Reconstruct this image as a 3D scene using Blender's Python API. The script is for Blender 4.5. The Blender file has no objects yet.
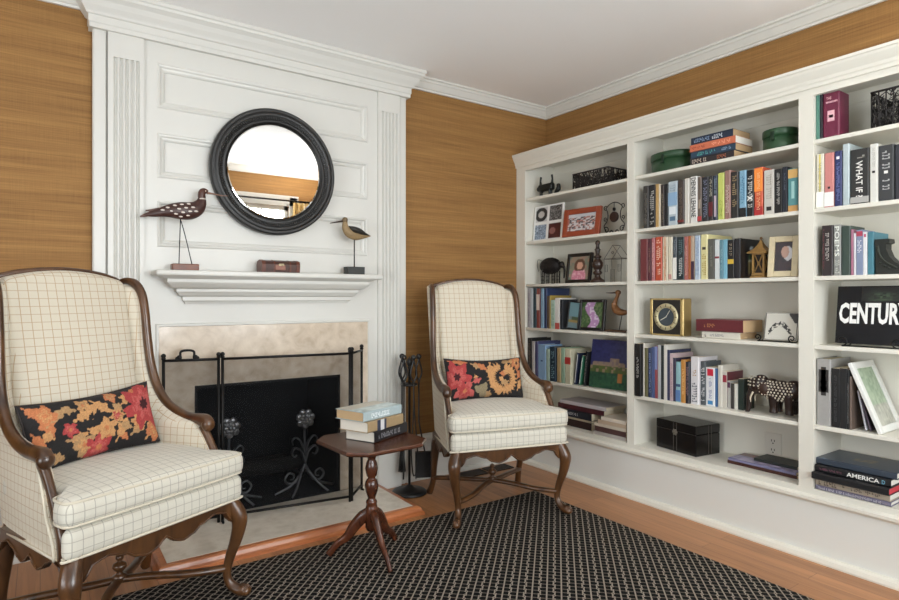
import bpy, math, random
from mathutils import Vector, Matrix
random.seed(7)
PI = math.pi
COL = bpy.context.scene.collection
W = {}                      # world matrix of every object made here

# ---------------------------------------------------------------- measuring
FPX, CAMH, HZ = 590.0, 1.10, 298.0
CA, SA = 0.8216, 0.5700     # camera heading: forward = (SA, CA)
def ray(px):
    u = (px-449.5)/FPX
    return CA*u+SA, -SA*u+CA
def pX(px, py, X):          # point of the plane x = X seen at (px, py)
    a, b = ray(px); d = X/a
    return Vector((X, d*b, CAMH+(HZ-py)/FPX*d))
def pY(px, py, Y):
    a, b = ray(px); d = Y/b
    return Vector((d*a, Y, CAMH+(HZ-py)/FPX*d))
def pZ(px, py, Z):
    a, b = ray(px); d = (CAMH-Z)*FPX/(py-HZ)
    return Vector((d*a, d*b, Z))

# ---------------------------------------------------------------- colours and materials
def lin(c):
    if isinstance(c, str):
        c = c.lstrip('#'); c = [int(c[i:i+2], 16)/255 for i in (0, 2, 4)]
    return tuple((v/12.92 if v <= .04045 else ((v+.055)/1.055)**2.4) for v in c[:3]) + (1.0,)
MATS = {}
def nodemat(name):
    m = bpy.data.materials.new(name); m.use_nodes = True
    nt = m.node_tree
    return m, nt, nt.nodes['Principled BSDF']
def N(nt, typ, **kw):
    n = nt.nodes.new(typ)
    for k, v in kw.items():
        if k.startswith('i_'):
            key = k[2:]
            n.inputs[int(key) if key.isdigit() else key.replace('_', ' ')].default_value = v
        else: setattr(n, k, v)
    return n
def L(nt, a, b): nt.links.new(a, b)
def math_n(nt, op, a, b=None, c=None):
    n = nt.nodes.new('ShaderNodeMath'); n.operation = op
    for i, v in enumerate((a, b, c)):
        if v is None: continue
        if isinstance(v, (int, float)): n.inputs[i].default_value = v
        else: L(nt, v, n.inputs[i])
    return n.outputs[0]
def mix_n(nt, fac, a, b):
    n = nt.nodes.new('ShaderNodeMix'); n.data_type = 'RGBA'
    for sock, v in ((n.inputs['Factor'], fac), (n.inputs['A'], a), (n.inputs['B'], b)):
        if isinstance(v, (int, float, tuple)): sock.default_value = v
        else: L(nt, v, sock)
    return n.outputs['Result']
def plain(col, rough=.5, metal=0.0, var=0.06, scale=30, bump=0.0, coat=0.0):
    """one colour with a faint grain"""
    key = (str(col), rough, metal, var, scale, bump, coat)
    if key in MATS: return MATS[key]
    m, nt, b = nodemat('m_'+str(len(MATS)))
    c = lin(col)
    tc = N(nt, 'ShaderNodeTexCoord')
    nz = N(nt, 'ShaderNodeTexNoise', i_Scale=float(scale), i_Detail=3.0)
    L(nt, tc.outputs['Object'], nz.inputs['Vector'])
    d = tuple(v*(1-var) for v in c[:3])+(1,); l = tuple(min(1, v*(1+var)) for v in c[:3])+(1,)
    L(nt, mix_n(nt, nz.outputs['Fac'], d, l), b.inputs['Base Color'])
    b.inputs['Roughness'].default_value = rough; b.inputs['Metallic'].default_value = metal
    b.inputs['Coat Weight'].default_value = coat
    if bump:
        bp = N(nt, 'ShaderNodeBump', i_Strength=bump, i_Distance=.002)
        L(nt, nz.outputs['Fac'], bp.inputs['Height']); L(nt, bp.outputs['Normal'], b.inputs['Normal'])
    MATS[key] = m; return m
def wood_mat(dark, light, rough=.35, scale=(30, 30, 4), key=None, coat=.2):
    k = ('wood', dark, light, rough, scale)
    if k in MATS: return MATS[k]
    m, nt, b = nodemat('wood_'+str(len(MATS)))
    tc = N(nt, 'ShaderNodeTexCoord'); mp = N(nt, 'ShaderNodeMapping'); mp.inputs['Scale'].default_value = scale
    L(nt, tc.outputs['Object'], mp.inputs['Vector'])
    nz = N(nt, 'ShaderNodeTexNoise', i_Scale=1.0, i_Detail=6.0, i_Roughness=.6, i_Distortion=.8)
    L(nt, mp.outputs['Vector'], nz.inputs['Vector'])
    cr = N(nt, 'ShaderNodeValToRGB'); cr.color_ramp.elements[0].position = .3; cr.color_ramp.elements[1].position = .7
    cr.color_ramp.elements[0].color = lin(dark); cr.color_ramp.elements[1].color = lin(light)
    L(nt, nz.outputs['Fac'], cr.inputs['Fac']); L(nt, cr.outputs['Color'], b.inputs['Base Color'])
    b.inputs['Roughness'].default_value = rough; b.inputs['Coat Weight'].default_value = coat
    b.inputs['Coat Roughness'].default_value = .25
    MATS[k] = m; return m

def make_wallpaper():
    m, nt, b = nodemat('grasscloth')
    tc = N(nt, 'ShaderNodeTexCoord')
    mp = N(nt, 'ShaderNodeMapping'); mp.inputs['Scale'].default_value = (3, 3, 220)
    L(nt, tc.outputs['Object'], mp.inputs['Vector'])
    n1 = N(nt, 'ShaderNodeTexNoise', i_Scale=1.0, i_Detail=5.0, i_Roughness=.65); L(nt, mp.outputs['Vector'], n1.inputs['Vector'])
    mp2 = N(nt, 'ShaderNodeMapping'); mp2.inputs['Scale'].default_value = (1.2, 1.2, 40)
    L(nt, tc.outputs['Object'], mp2.inputs['Vector'])
    n2 = N(nt, 'ShaderNodeTexNoise', i_Scale=1.0, i_Detail=3.0); L(nt, mp2.outputs['Vector'], n2.inputs['Vector'])
    mp3 = N(nt, 'ShaderNodeMapping'); mp3.inputs['Scale'].default_value = (300, 300, 8)
    L(nt, tc.outputs['Object'], mp3.inputs['Vector'])
    n3 = N(nt, 'ShaderNodeTexNoise', i_Scale=1.0, i_Detail=2.0); L(nt, mp3.outputs['Vector'], n3.inputs['Vector'])
    f = math_n(nt, 'ADD', math_n(nt, 'MULTIPLY', n1.outputs['Fac'], .5), math_n(nt, 'ADD', math_n(nt, 'MULTIPLY', n2.outputs['Fac'], .35), math_n(nt, 'MULTIPLY', n3.outputs['Fac'], .15)))
    cr = N(nt, 'ShaderNodeValToRGB')
    cr.color_ramp.elements[0].position = .36; cr.color_ramp.elements[0].color = lin('#775327')
    cr.color_ramp.elements[1].position = .64; cr.color_ramp.elements[1].color = lin('#9e7541')
    L(nt, f, cr.inputs['Fac']); L(nt, cr.outputs['Color'], b.inputs['Base Color'])
    b.inputs['Roughness'].default_value = .75
    bp = N(nt, 'ShaderNodeBump', i_Strength=.25, i_Distance=.002); L(nt, n1.outputs['Fac'], bp.inputs['Height']); L(nt, bp.outputs['Normal'], b.inputs['Normal'])
    return m
def make_floor():
    m, nt, b = nodemat('floor_boards')
    tc = N(nt, 'ShaderNodeTexCoord')
    mp = N(nt, 'ShaderNodeMapping'); mp.inputs['Rotation'].default_value = (0, 0, PI/2)
    L(nt, tc.outputs['Object'], mp.inputs['Vector'])
    br = N(nt, 'ShaderNodeTexBrick', i_Scale=1.0, i_Mortar_Size=.0012, i_Brick_Width=1.1, i_Row_Height=.075, i_Bias=0.0)
    br.offset = .37
    br.inputs['Color1'].default_value = (0, 0, 0, 1); br.inputs['Color2'].default_value = (1, 1, 1, 1); br.inputs['Mortar'].default_value = (.5, .5, .5, 1)
    L(nt, mp.outputs['Vector'], br.inputs['Vector'])
    mg = N(nt, 'ShaderNodeMapping'); mg.inputs['Scale'].default_value = (45, 2.5, 1); L(nt, tc.outputs['Object'], mg.inputs['Vector'])
    nz = N(nt, 'ShaderNodeTexNoise', i_Scale=1.0, i_Detail=6.0, i_Distortion=1.0); L(nt, mg.outputs['Vector'], nz.inputs['Vector'])
    f = math_n(nt, 'ADD', math_n(nt, 'MULTIPLY', nz.outputs['Fac'], .7), math_n(nt, 'MULTIPLY', br.outputs['Color'], .3))
    cr = N(nt, 'ShaderNodeValToRGB')
    cr.color_ramp.elements[0].position = .25; cr.color_ramp.elements[0].color = lin('#865833')
    cr.color_ramp.elements[1].position = .8; cr.color_ramp.elements[1].color = lin('#b98253')
    L(nt, f, cr.inputs['Fac'])
    c = mix_n(nt, math_n(nt, 'MULTIPLY', br.outputs['Fac'], .6), cr.outputs['Color'], lin('#4a2814'))
    L(nt, c, b.inputs['Base Color']); b.inputs['Roughness'].default_value = .32
    return m
def make_marble(cs=('#baa995', '#cabba8', '#d8cab8'), rough=.16):
    m, nt, b = nodemat('beige_marble')
    tc = N(nt, 'ShaderNodeTexCoord')
    n1 = N(nt, 'ShaderNodeTexNoise', i_Scale=14.0, i_Detail=8.0, i_Roughness=.65, i_Distortion=.7); L(nt, tc.outputs['Object'], n1.inputs['Vector'])
    v = N(nt, 'ShaderNodeTexVoronoi', i_Scale=24.0); v.feature = 'SMOOTH_F1'
    L(nt, tc.outputs['Object'], v.inputs['Vector'])
    f = math_n(nt, 'ADD', math_n(nt, 'MULTIPLY', n1.outputs['Fac'], .8), math_n(nt, 'MULTIPLY', v.outputs['Distance'], .3))
    cr = N(nt, 'ShaderNodeValToRGB')
    e = cr.color_ramp.elements
    e[0].position = .35; e[0].color = lin(cs[0]); e[1].position = .72; e[1].color = lin(cs[2])
    x = e.new(.52); x.color = lin(cs[1])
    L(nt, f, cr.inputs['Fac']); L(nt, cr.outputs['Color'], b.inputs['Base Color'])
    b.inputs['Roughness'].default_value = rough
    return m
def make_plaid(name, base, line, line2, px=.0295, pz=.0272, w=.055, off=(0, 0, 0)):
    m, nt, b = nodemat(name)
    tc = N(nt, 'ShaderNodeTexCoord')
    sp = N(nt, 'ShaderNodeSeparateXYZ'); L(nt, tc.outputs['Object'], sp.inputs[0])
    sn = N(nt, 'ShaderNodeSeparateXYZ'); L(nt, tc.outputs['Normal'], sn.inputs[0])
    masks = []
    for i, per in ((0, px), (1, px), (2, pz)):
        u = math_n(nt, 'DIVIDE', math_n(nt, 'ADD', sp.outputs[i], 10*per+off[i]), per)
        p = math_n(nt, 'PINGPONG', u, .5)
        k = math_n(nt, 'LESS_THAN', p, w)
        nn = math_n(nt, 'LESS_THAN', math_n(nt, 'ABSOLUTE', sn.outputs[i]), .72)
        masks.append(math_n(nt, 'MULTIPLY', k, nn))
    f = math_n(nt, 'MAXIMUM', masks[0], masks[1])
    nz = N(nt, 'ShaderNodeTexNoise', i_Scale=700.0, i_Detail=2.0); L(nt, tc.outputs['Object'], nz.inputs['Vector'])
    bc = mix_n(nt, nz.outputs['Fac'], tuple(v*.9 for v in lin(base)[:3])+(1,), tuple(min(1, v*1.08) for v in lin(base)[:3])+(1,))
    c = mix_n(nt, math_n(nt, 'MULTIPLY', f, .75), bc, lin(line))
    c = mix_n(nt, math_n(nt, 'MULTIPLY', masks[2], .75), c, lin(line2))
    L(nt, c, b.inputs['Base Color']); b.inputs['Roughness'].default_value = .9
    b.inputs['Sheen Weight'].default_value = .15
    bp = N(nt, 'ShaderNodeBump', i_Strength=.15, i_Distance=.001); L(nt, nz.outputs['Fac'], bp.inputs['Height']); L(nt, bp.outputs['Normal'], b.inputs['Normal'])
    return m
def make_rug():
    m, nt, b = nodemat('rug_lattice')
    tc = N(nt, 'ShaderNodeTexCoord')
    mp = N(nt, 'ShaderNodeMapping'); mp.inputs['Rotation'].default_value = (0, 0, PI/4)
    L(nt, tc.outputs['Object'], mp.inputs['Vector'])
    sp = N(nt, 'ShaderNodeSeparateXYZ'); L(nt, mp.outputs['Vector'], sp.inputs[0])
    P = .0268
    u = math_n(nt, 'DIVIDE', sp.outputs[0], P); v = math_n(nt, 'DIVIDE', sp.outputs[1], P)
    a = math_n(nt, 'PINGPONG', math_n(nt, 'ADD', u, 200), .5)      # 0 on a line
    c = math_n(nt, 'PINGPONG', math_n(nt, 'ADD', v, 200), .5)
    odd = math_n(nt, 'GREATER_THAN', math_n(nt, 'PINGPONG', math_n(nt, 'MULTIPLY', math_n(nt, 'ADD', u, 200), .5), .5), .25)
    wob = math_n(nt, 'MULTIPLY', math_n(nt, 'MULTIPLY', math_n(nt, 'SINE', math_n(nt, 'MULTIPLY', v, PI)), .11), odd)
    a2 = math_n(nt, 'PINGPONG', math_n(nt, 'ADD', math_n(nt, 'ADD', u, 200), wob), .5)
    l1 = math_n(nt, 'LESS_THAN', a2, .10)
    l2 = math_n(nt, 'LESS_THAN', c, .10)
    ds = math_n(nt, 'SQRT', math_n(nt, 'ADD', math_n(nt, 'MULTIPLY', a, a), math_n(nt, 'MULTIPLY', c, c)))
    ring = math_n(nt, 'MULTIPLY', math_n(nt, 'LESS_THAN', ds, .25), odd)
    dot = math_n(nt, 'MULTIPLY', math_n(nt, 'LESS_THAN', ds, .10), odd)
    f = math_n(nt, 'MAXIMUM', math_n(nt, 'MAXIMUM', l1, math_n(nt, 'MULTIPLY', l2, .38)), ring)
    f = math_n(nt, 'SUBTRACT', f, dot)
    nz = N(nt, 'ShaderNodeTexNoise', i_Scale=500.0, i_Detail=2.0); L(nt, tc.outputs['Object'], nz.inputs['Vector'])
    f = math_n(nt, 'MULTIPLY', f, math_n(nt, 'ADD', nz.outputs['Fac'], .35)); 
    col = mix_n(nt, f, lin('#0b0a0b'), lin('#a0968a'))
    L(nt, col, b.inputs['Base Color']); b.inputs['Roughness'].default_value = .95; b.inputs['Specular IOR Level'].default_value = .1
    bp = N(nt, 'ShaderNodeBump', i_Strength=.5, i_Distance=.003); L(nt, f, bp.inputs['Height']); L(nt, bp.outputs['Normal'], b.inputs['Normal'])
    return m
def make_mesh_screen():
    m, nt, b = nodemat('woven_wire')
    out = [n for n in nt.nodes if n.type == 'OUTPUT_MATERIAL'][0]
    tr = N(nt, 'ShaderNodeBsdfTransparent'); mx = N(nt, 'ShaderNodeMixShader', i_Fac=.36)
    b.inputs['Base Color'].default_value = lin('#141517'); b.inputs['Roughness'].default_value = .8; b.inputs['Specular IOR Level'].default_value = .15
    L(nt, tr.outputs[0], mx.inputs[1]); L(nt, b.outputs[0], mx.inputs[2]); L(nt, mx.outputs[0], out.inputs['Surface'])
    return m
def make_glass():
    m, nt, b = nodemat('window_glass')
    out = [n for n in nt.nodes if n.type == 'OUTPUT_MATERIAL'][0]
    tr = N(nt, 'ShaderNodeBsdfTransparent'); gl = N(nt, 'ShaderNodeBsdfGlossy', i_Roughness=.02)
    mx = N(nt, 'ShaderNodeMixShader', i_Fac=.06)
    L(nt, tr.outputs[0], mx.inputs[1]); L(nt, gl.outputs[0], mx.inputs[2]); L(nt, mx.outputs[0], out.inputs['Surface'])
    return m
def make_painted(name='painted', rough=.5, coat=0.0):
    m, nt, b = nodemat(name)
    a = N(nt, 'ShaderNodeAttribute'); a.attribute_name = 'Col'
    L(nt, a.outputs['Color'], b.inputs['Base Color']); b.inputs['Roughness'].default_value = rough
    b.inputs['Coat Weight'].default_value = coat
    return m
M = {}
M['white'] = plain('#d2d1cb', .38, var=.015, scale=6); M['case_white'] = plain('#dad7cc', .38, var=.015, scale=6)
M['ceiling'] = plain('#f5f4f3', .9, var=.01, scale=3)
M['paper'] = make_wallpaper(); M['floor'] = make_floor(); M['marble'] = make_marble(); M['slab'] = make_marble(('#c9bfae', '#d8cfc0', '#e4dccf'), .3); M['rug'] = make_rug()
M['plaid'] = make_plaid('plaid_back', '#cdc5b3', '#ab8c66', '#ad9478', w=.045)
M['plaid_seat'] = make_plaid('plaid_seat', '#cbc7ba', '#9a968c', '#a09a8e', w=.045)
M['piping'] = plain('#cbc3b1', .9, var=.05, scale=300)
M['walnut'] = wood_mat('#2f1c10', '#5f3e22', .28, (14, 14, 5))
M['mahog'] = wood_mat('#2c140c', '#59301c', .25, (10, 30, 10))
M['mesh'] = make_mesh_screen(); M['glass'] = make_glass()
M['iron'] = plain('#1b1a1a', .45, .6, .2, 60)
M['black'] = plain('#141313', .4, 0, .1, 40)
M['soot'] = plain('#0e0f11', .9, 0, .3, 12)
M['pages'] = plain('#ded2b8', .85, var=.12, scale=400)
M['pages2'] = plain('#b99c76', .85, var=.12, scale=400)
M['art'] = make_painted('printed_picture', .35, .1)
M['cloth_art'] = make_painted('stitched_wool', .95)
M['silver'] = plain('#b9bbbd', .3, 1.0)
m, nt, b = nodemat('mirror_glass'); b.inputs['Metallic'].default_value = 1; b.inputs['Roughness'].default_value = .01; b.inputs['Base Color'].default_value = (.93, .94, .93, 1); M['mirror'] = m

# ---------------------------------------------------------------- object bookkeeping
def tag(o, label=None, cat=None, group=None, kind=None):
    if label: o['label'] = label
    if cat: o['category'] = cat
    if group: o['group'] = group
    if kind: o['kind'] = kind
    return o
def thing(name, label, cat, loc, rz=0, group=None, mat=None):
    o = bpy.data.objects.new(name, None); COL.objects.link(o)
    m = mat if mat is not None else Matrix.Translation(Vector(loc)) @ Matrix.Rotation(rz, 4, 'Z')
    o.matrix_world = m; W[o] = m.copy(); o.empty_display_size = .05
    return tag(o, label, cat, group)
def copy_tree(o, parent=None):
    c = o.copy(); COL.objects.link(c); c.parent = parent
    for ch in list(o.children): copy_tree(ch, c)
    return c

# ---------------------------------------------------------------- mesh builder
def spline(pts, n):
    """Catmull-Rom through points (tuples of any length)"""
    P = [tuple(p) for p in pts]
    P = [P[0]] + P + [P[-1]]; out = []
    for i in range(1, len(P)-2):
        for k in range(n):
            t = k/n; a, b, c, d = P[i-1], P[i], P[i+1], P[i+2]
            out.append(tuple(.5*((2*b[j])+(-a[j]+c[j])*t+(2*a[j]-5*b[j]+4*c[j]-d[j])*t*t+(-a[j]+3*b[j]-3*c[j]+d[j])*t**3) for j in range(len(b))))
    out.append(P[-2]); return out
class MB:
    def __init__(s): s.v = []; s.f = []; s.m = []; s.c = None; s.smooth = []
    def add(s, vs, fs, mi=0, smooth=False, T=None):
        b = len(s.v)
        for p in vs:
            p = Vector(p); s.v.append(T @ p if T is not None else p)
        for f in fs: s.f.append(tuple(i+b for i in f)); s.m.append(mi); s.smooth.append(smooth)
        return s
    def box(s, x0, x1, y0, y1, z0, z1, mi=0, T=None):
        vs = [(x, y, z) for z in (z0, z1) for y in (y0, y1) for x in (x0, x1)]
        return s.add(vs, [(0, 2, 3, 1), (4, 5, 7, 6), (0, 1, 5, 4), (2, 6, 7, 3), (0, 4, 6, 2), (1, 3, 7, 5)], mi, False, T)
    def bevbox(s, x0, x1, y0, y1, z0, z1, b=.003, mi=0, T=None, smooth=False):
        return s.rbox(x0, x1, y0, y1, z0, z1, b, 1, mi=mi, T=T, smooth=smooth)
    def rbox(s, x0, x1, y0, y1, z0, z1, r, n=4, g=1, fn=None, mi=0, T=None, smooth=True):
        """rounded box; n segments per corner, g extra divisions of the flat parts; fn deforms the points"""
        def axis(a0, a1):
            r_ = min(r, (a1-a0)/2*.999)
            lo = [a0+r_*(1-math.cos(i/n*PI/2)) if n > 1 else a0+r_*i for i in range(n+1)]
            hi = [a1-r_*(1-math.cos(i/n*PI/2)) if n > 1 else a1-r_*i for i in range(n, -1, -1)]
            mid = [lo[-1]+(hi[0]-lo[-1])*k/g for k in range(1, g)]
            return lo+mid+hi
        ax = [axis(x0, x1), axis(y0, y1), axis(z0, z1)]
        lim = [(x0, x1), (y0, y1), (z0, z1)]
        idx = {}; vs = []; fs = []
        def vert(i, j, k):
            if (i, j, k) in idx: return idx[(i, j, k)]
            p = [ax[0][i], ax[1][j], ax[2][k]]
            q = [min(max(p[a], lim[a][0]+min(r, (lim[a][1]-lim[a][0])/2)), lim[a][1]-min(r, (lim[a][1]-lim[a][0])/2)) for a in range(3)]
            d = Vector([p[a]-q[a] for a in range(3)])
            if d.length > 1e-9:
                # only faces: push to the radius
                d = d.normalized()*r if n > 1 else d*(1/max(1, sum(abs(c) > 1e-9 for c in d)))*1.0
                if n == 1:
                    cnt = sum(abs(p[a]-q[a]) > 1e-9 for a in range(3))
                    if cnt > 1: d = Vector([(p[a]-q[a])*(.5 if cnt == 2 else .42) for a in range(3)])
                    else: d = Vector([p[a]-q[a] for a in range(3)])
            p = Vector(q)+d
            if fn: p = Vector(fn(p))
            idx[(i, j, k)] = len(vs); vs.append(p); return idx[(i, j, k)]
        na, nb, nc = (len(a) for a in ax)
        for k, fl in ((0, True), (nc-1, False)):
            for i in range(na-1):
                for j in range(nb-1):
                    q = (vert(i, j, k), vert(i+1, j, k), vert(i+1, j+1, k), vert(i, j+1, k)); fs.append(q[::-1] if fl else q)
        for j, fl in ((0, False), (nb-1, True)):
            for i in range(na-1):
                for k in range(nc-1):
                    q = (vert(i, j, k), vert(i+1, j, k), vert(i+1, j, k+1), vert(i, j, k+1)); fs.append(q[::-1] if fl else q)
        for i, fl in ((0, True), (na-1, False)):
            for j in range(nb-1):
                for k in range(nc-1):
                    q = (vert(i, j, k), vert(i, j+1, k), vert(i, j+1, k+1), vert(i, j, k+1)); fs.append(q[::-1] if fl else q)
        return s.add(vs, fs, mi, smooth, T)
    def tube(s, pts, r, n=8, mi=0, closed=False, flat=(1, 1), T=None, up=None, sq=2.0, cap=True):
        """r: number or list; flat scales the two section axes; sq the superellipse power"""
        P = [Vector(p[:3]) for p in pts]; k = len(P)
        R = r if isinstance(r, (list, tuple)) else [r]*k
        if isinstance(r, (list, tuple)) and len(r) != k:
            R = [r[min(len(r)-1, int(i*(len(r)-1)/(k-1)))]*(1-((i*(len(r)-1)/(k-1)) % 1)) + r[min(len(r)-1, int(i*(len(r)-1)/(k-1))+1)]*((i*(len(r)-1)/(k-1)) % 1) for i in range(k)]
        tan = []
        for i in range(k):
            a = P[i-1] if (i > 0 or closed) else P[i]; c = P[(i+1) % k] if (i < k-1 or closed) else P[i]
            t = (c-a); tan.append(t.normalized() if t.length > 1e-9 else Vector((0, 0, 1)))
        u = Vector(up) if up else (Vector((0, 0, 1)) if abs(tan[0].z) < .9 else Vector((1, 0, 0)))
        vs = []; fs = []
        for i in range(k):
            t = tan[i]
            if up: u = Vector(up)
            u = (u - t*u.dot(t))
            u = u.normalized() if u.length > 1e-6 else t.orthogonal().normalized()
            w = t.cross(u)
            for j in range(n):
                a = 2*PI*j/n; ca, sa = math.cos(a), math.sin(a)
                if sq != 2.0:
                    q = (abs(ca)**sq+abs(sa)**sq)**(1/sq); ca /= q; sa /= q
                vs.append(P[i]+u*(ca*R[i]*flat[0])+w*(sa*R[i]*flat[1]))
        m = k if closed else k-1
        for i in range(m):
            for j in range(n):
                a = i*n+j; b = i*n+(j+1) % n; c = ((i+1) % k)*n+(j+1) % n; d = ((i+1) % k)*n+j
                fs.append((a, b, c, d))
        if not closed and cap:
            fs.append(tuple(range(n-1, -1, -1))); fs.append(tuple((k-1)*n+j for j in range(n)))
        return s.add(vs, fs, mi, True, T)
    def lathe(s, prof, n=24, mi=0, T=None, smooth=True, a0=0, a1=2*PI):
        vs = []; fs = []; full = abs(a1-a0-2*PI) < 1e-6; nn = n if full else n+1
        for r, z in prof:
            for j in range(nn):
                a = a0+(a1-a0)*j/n; vs.append((r*math.cos(a), r*math.sin(a), z))
        for i in range(len(prof)-1):
            for j in range(n):
                j2 = (j+1) % nn
                fs.append((i*nn+j, i*nn+j2, (i+1)*nn+j2, (i+1)*nn+j))
        if prof[0][0] > 1e-6 and full: fs.append(tuple(range(nn-1, -1, -1)))
        if prof[-1][0] > 1e-6 and full: fs.append(tuple((len(prof)-1)*nn+j for j in range(nn)))
        return s.add(vs, fs, mi, smooth, T)
    def ball(s, c, r, n=12, mi=0, T=None):
        rx, ry, rz = (r, r, r) if isinstance(r, (int, float)) else r
        vs = []; fs = []; h = max(4, n//2)
        for i in range(h+1):
            th = PI*i/h
            for j in range(n):
                a = 2*PI*j/n
                vs.append((c[0]+rx*math.sin(th)*math.cos(a), c[1]+ry*math.sin(th)*math.sin(a), c[2]-rz*math.cos(th)))
        for i in range(h):
            for j in range(n):
                fs.append((i*n+j, i*n+(j+1) % n, (i+1)*n+(j+1) % n, (i+1)*n+j))
        return s.add(vs, fs, mi, True, T)
    def prism(s, outline, axis, a0, a1, mi=0, T=None, smooth=False):
        """outline: 2D polygon in the other two axes (in order), extruded along axis 'x','y','z'"""
        def P(u, v, a): return {'x': (a, u, v), 'y': (u, a, v), 'z': (u, v, a)}[axis]
        n = len(outline)
        area = sum(outline[i][0]*outline[(i+1) % n][1]-outline[(i+1) % n][0]*outline[i][1] for i in range(n))
        o = list(outline) if area > 0 else list(outline)[::-1]
        if axis == 'y': o = o[::-1]
        vs = [P(u, v, a0) for u, v in o]+[P(u, v, a1) for u, v in o]
        fs = [tuple(range(n-1, -1, -1)), tuple(range(n, 2*n))]+[(i, (i+1) % n, n+(i+1) % n, n+i) for i in range(n)]
        return s.add(vs, fs, mi, smooth, T)
    def sweep(s, path, prof, closed=False, mi=0, side=1):
        """mitred moulding: path in xy, prof = [(out, z)]; out goes to the right of travel (side=1)"""
        n = len(path); P = [Vector(p) for p in path]; offs = []
        for i in range(n):
            d1 = (P[i]-P[i-1]).normalized() if (i > 0 or closed) else None
            d2 = (P[(i+1) % n]-P[i]).normalized() if (i < n-1 or closed) else None
            if d1 is None: d1 = d2
            if d2 is None: d2 = d1
            n1 = Vector((d1.y, -d1.x))*side; n2 = Vector((d2.y, -d2.x))*side
            b = n1+n2; b = b*(1/max(1e-6, 1+n1.dot(n2))); offs.append(b)
        k = len(prof); vs = []; fs = []
        for i in range(n):
            for o, z in prof: q = P[i]+offs[i]*o; vs.append((q.x, q.y, z))
        for i in range(n if closed else n-1):
            for j in range(k):
                fs.append((i*k+j, i*k+(j+1) % k, ((i+1) % n)*k+(j+1) % k, ((i+1) % n)*k+j))
        if not closed: fs.append(tuple(range(k))); fs.append(tuple((n-1)*k+j for j in range(k-1, -1, -1)))
        return s.add(vs, fs, mi, False)
    def build(s, name, mat, parent=None, local=False, origin=None, T=None, mods=None, fixn=True):
        me = bpy.data.meshes.new(name)
        base = W[parent] if parent is not None else Matrix.Translation(Vector(origin)) if origin is not None else Matrix.Identity(4)
        vs = s.v
        if T is not None: vs = [T @ v for v in vs]
        if not local:
            inv = base.inverted(); vs = [inv @ v for v in vs]
        me.from_pydata([tuple(v) for v in vs], [], s.f)
        mats = mat if isinstance(mat, (list, tuple)) else [mat]
        for m_ in mats: me.materials.append(m_)
        me.polygons.foreach_set('material_index', s.m); me.polygons.foreach_set('use_smooth', s.smooth)
        if s.c is not None:
            at = me.color_attributes.new('Col', 'BYTE_COLOR' if False else 'FLOAT_COLOR', 'POINT')
            at.data.foreach_set('color', [x for c in s.c for x in c])
        me.update()
        if fixn:
            import bmesh
            bm = bmesh.new(); bm.from_mesh(me); bmesh.ops.recalc_face_normals(bm, faces=bm.faces); bm.to_mesh(me); bm.free()
        o = bpy.data.objects.new(name, me); COL.objects.link(o)
        if parent is not None: o.parent = parent; W[o] = W[parent]
        else: o.matrix_world = base; W[o] = base
        if any(s.smooth):
            if any(not x for x in s.smooth): pass
        for mm in (mods or []):
            md = o.modifiers.new(mm[0], mm[1])
            for k_, v_ in mm[2].items(): setattr(md, k_, v_)
        return o
REMESH = lambda v: [('r', 'REMESH', {'mode': 'VOXEL', 'voxel_size': v, 'use_smooth_shade': True}), ('s', 'SMOOTH', {'factor': .5, 'iterations': 2})]
def picture(fn, nu, nv, corner, du, dv):
    """a printed surface: grid of nu x nv points, colour fn(u,v)->srgb tuple, corner + u*du + v*dv"""
    b = MB(); vs = []; cs = []; fs = []
    corner, du, dv = Vector(corner), Vector(du), Vector(dv)
    for j in range(nv+1):
        for i in range(nu+1):
            u, v = i/nu, j/nv; vs.append(corner+du*u+dv*v); cs.append(lin(fn(u, v)))
    for j in range(nv):
        for i in range(nu): a = j*(nu+1)+i; fs.append((a, a+1, a+nu+2, a+nu+1))
    b.add(vs, fs); b.c = cs; return b
FONTCACHE = {}
def text(s, w, h, corner, du, dv, mat, parent, name='lettering', keep=False, depth=.0006, bold=0.0):
    """the words s filling w x h from the lower left corner; du, dv are unit directions of reading and of up"""
    key = (s, bold)
    if key not in FONTCACHE:
        cu = bpy.data.curves.new('t', 'FONT'); cu.body = s; cu.extrude = .03; cu.resolution_u = 2; cu.offset = bold
        ob = bpy.data.objects.new('t', cu); COL.objects.link(ob)
        bpy.context.view_layer.update()
        dg = bpy.context.evaluated_depsgraph_get()
        me = bpy.data.meshes.new_from_object(ob.evaluated_get(dg))
        FONTCACHE[key] = ([v.co.copy() for v in me.vertices], [tuple(p.vertices) for p in me.polygons])
        bpy.data.objects.remove(ob); bpy.data.curves.remove(cu); bpy.data.meshes.remove(me)
    vs, fs = FONTCACHE[key]
    x0 = min(v.x for v in vs); x1 = max(v.x for v in vs); y0 = min(v.y for v in vs); y1 = max(v.y for v in vs)
    du, dv = Vector(du), Vector(dv); nn = du.cross(dv).normalized(); corner = Vector(corner)
    sx, sy = w/(x1-x0), h/(y1-y0)
    if keep:
        k = min(sx, sy); corner = corner+du*((w-k*(x1-x0))/2)+dv*((h-k*(y1-y0))/2); sx = sy = k
    b = MB(); b.add([corner+du*((v.x-x0)*sx)+dv*((v.y-y0)*sy)+nn*(depth*(v.z+.03)/.06) for v in vs], fs)
    return b.build(name, mat, parent, fixn=False)
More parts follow.
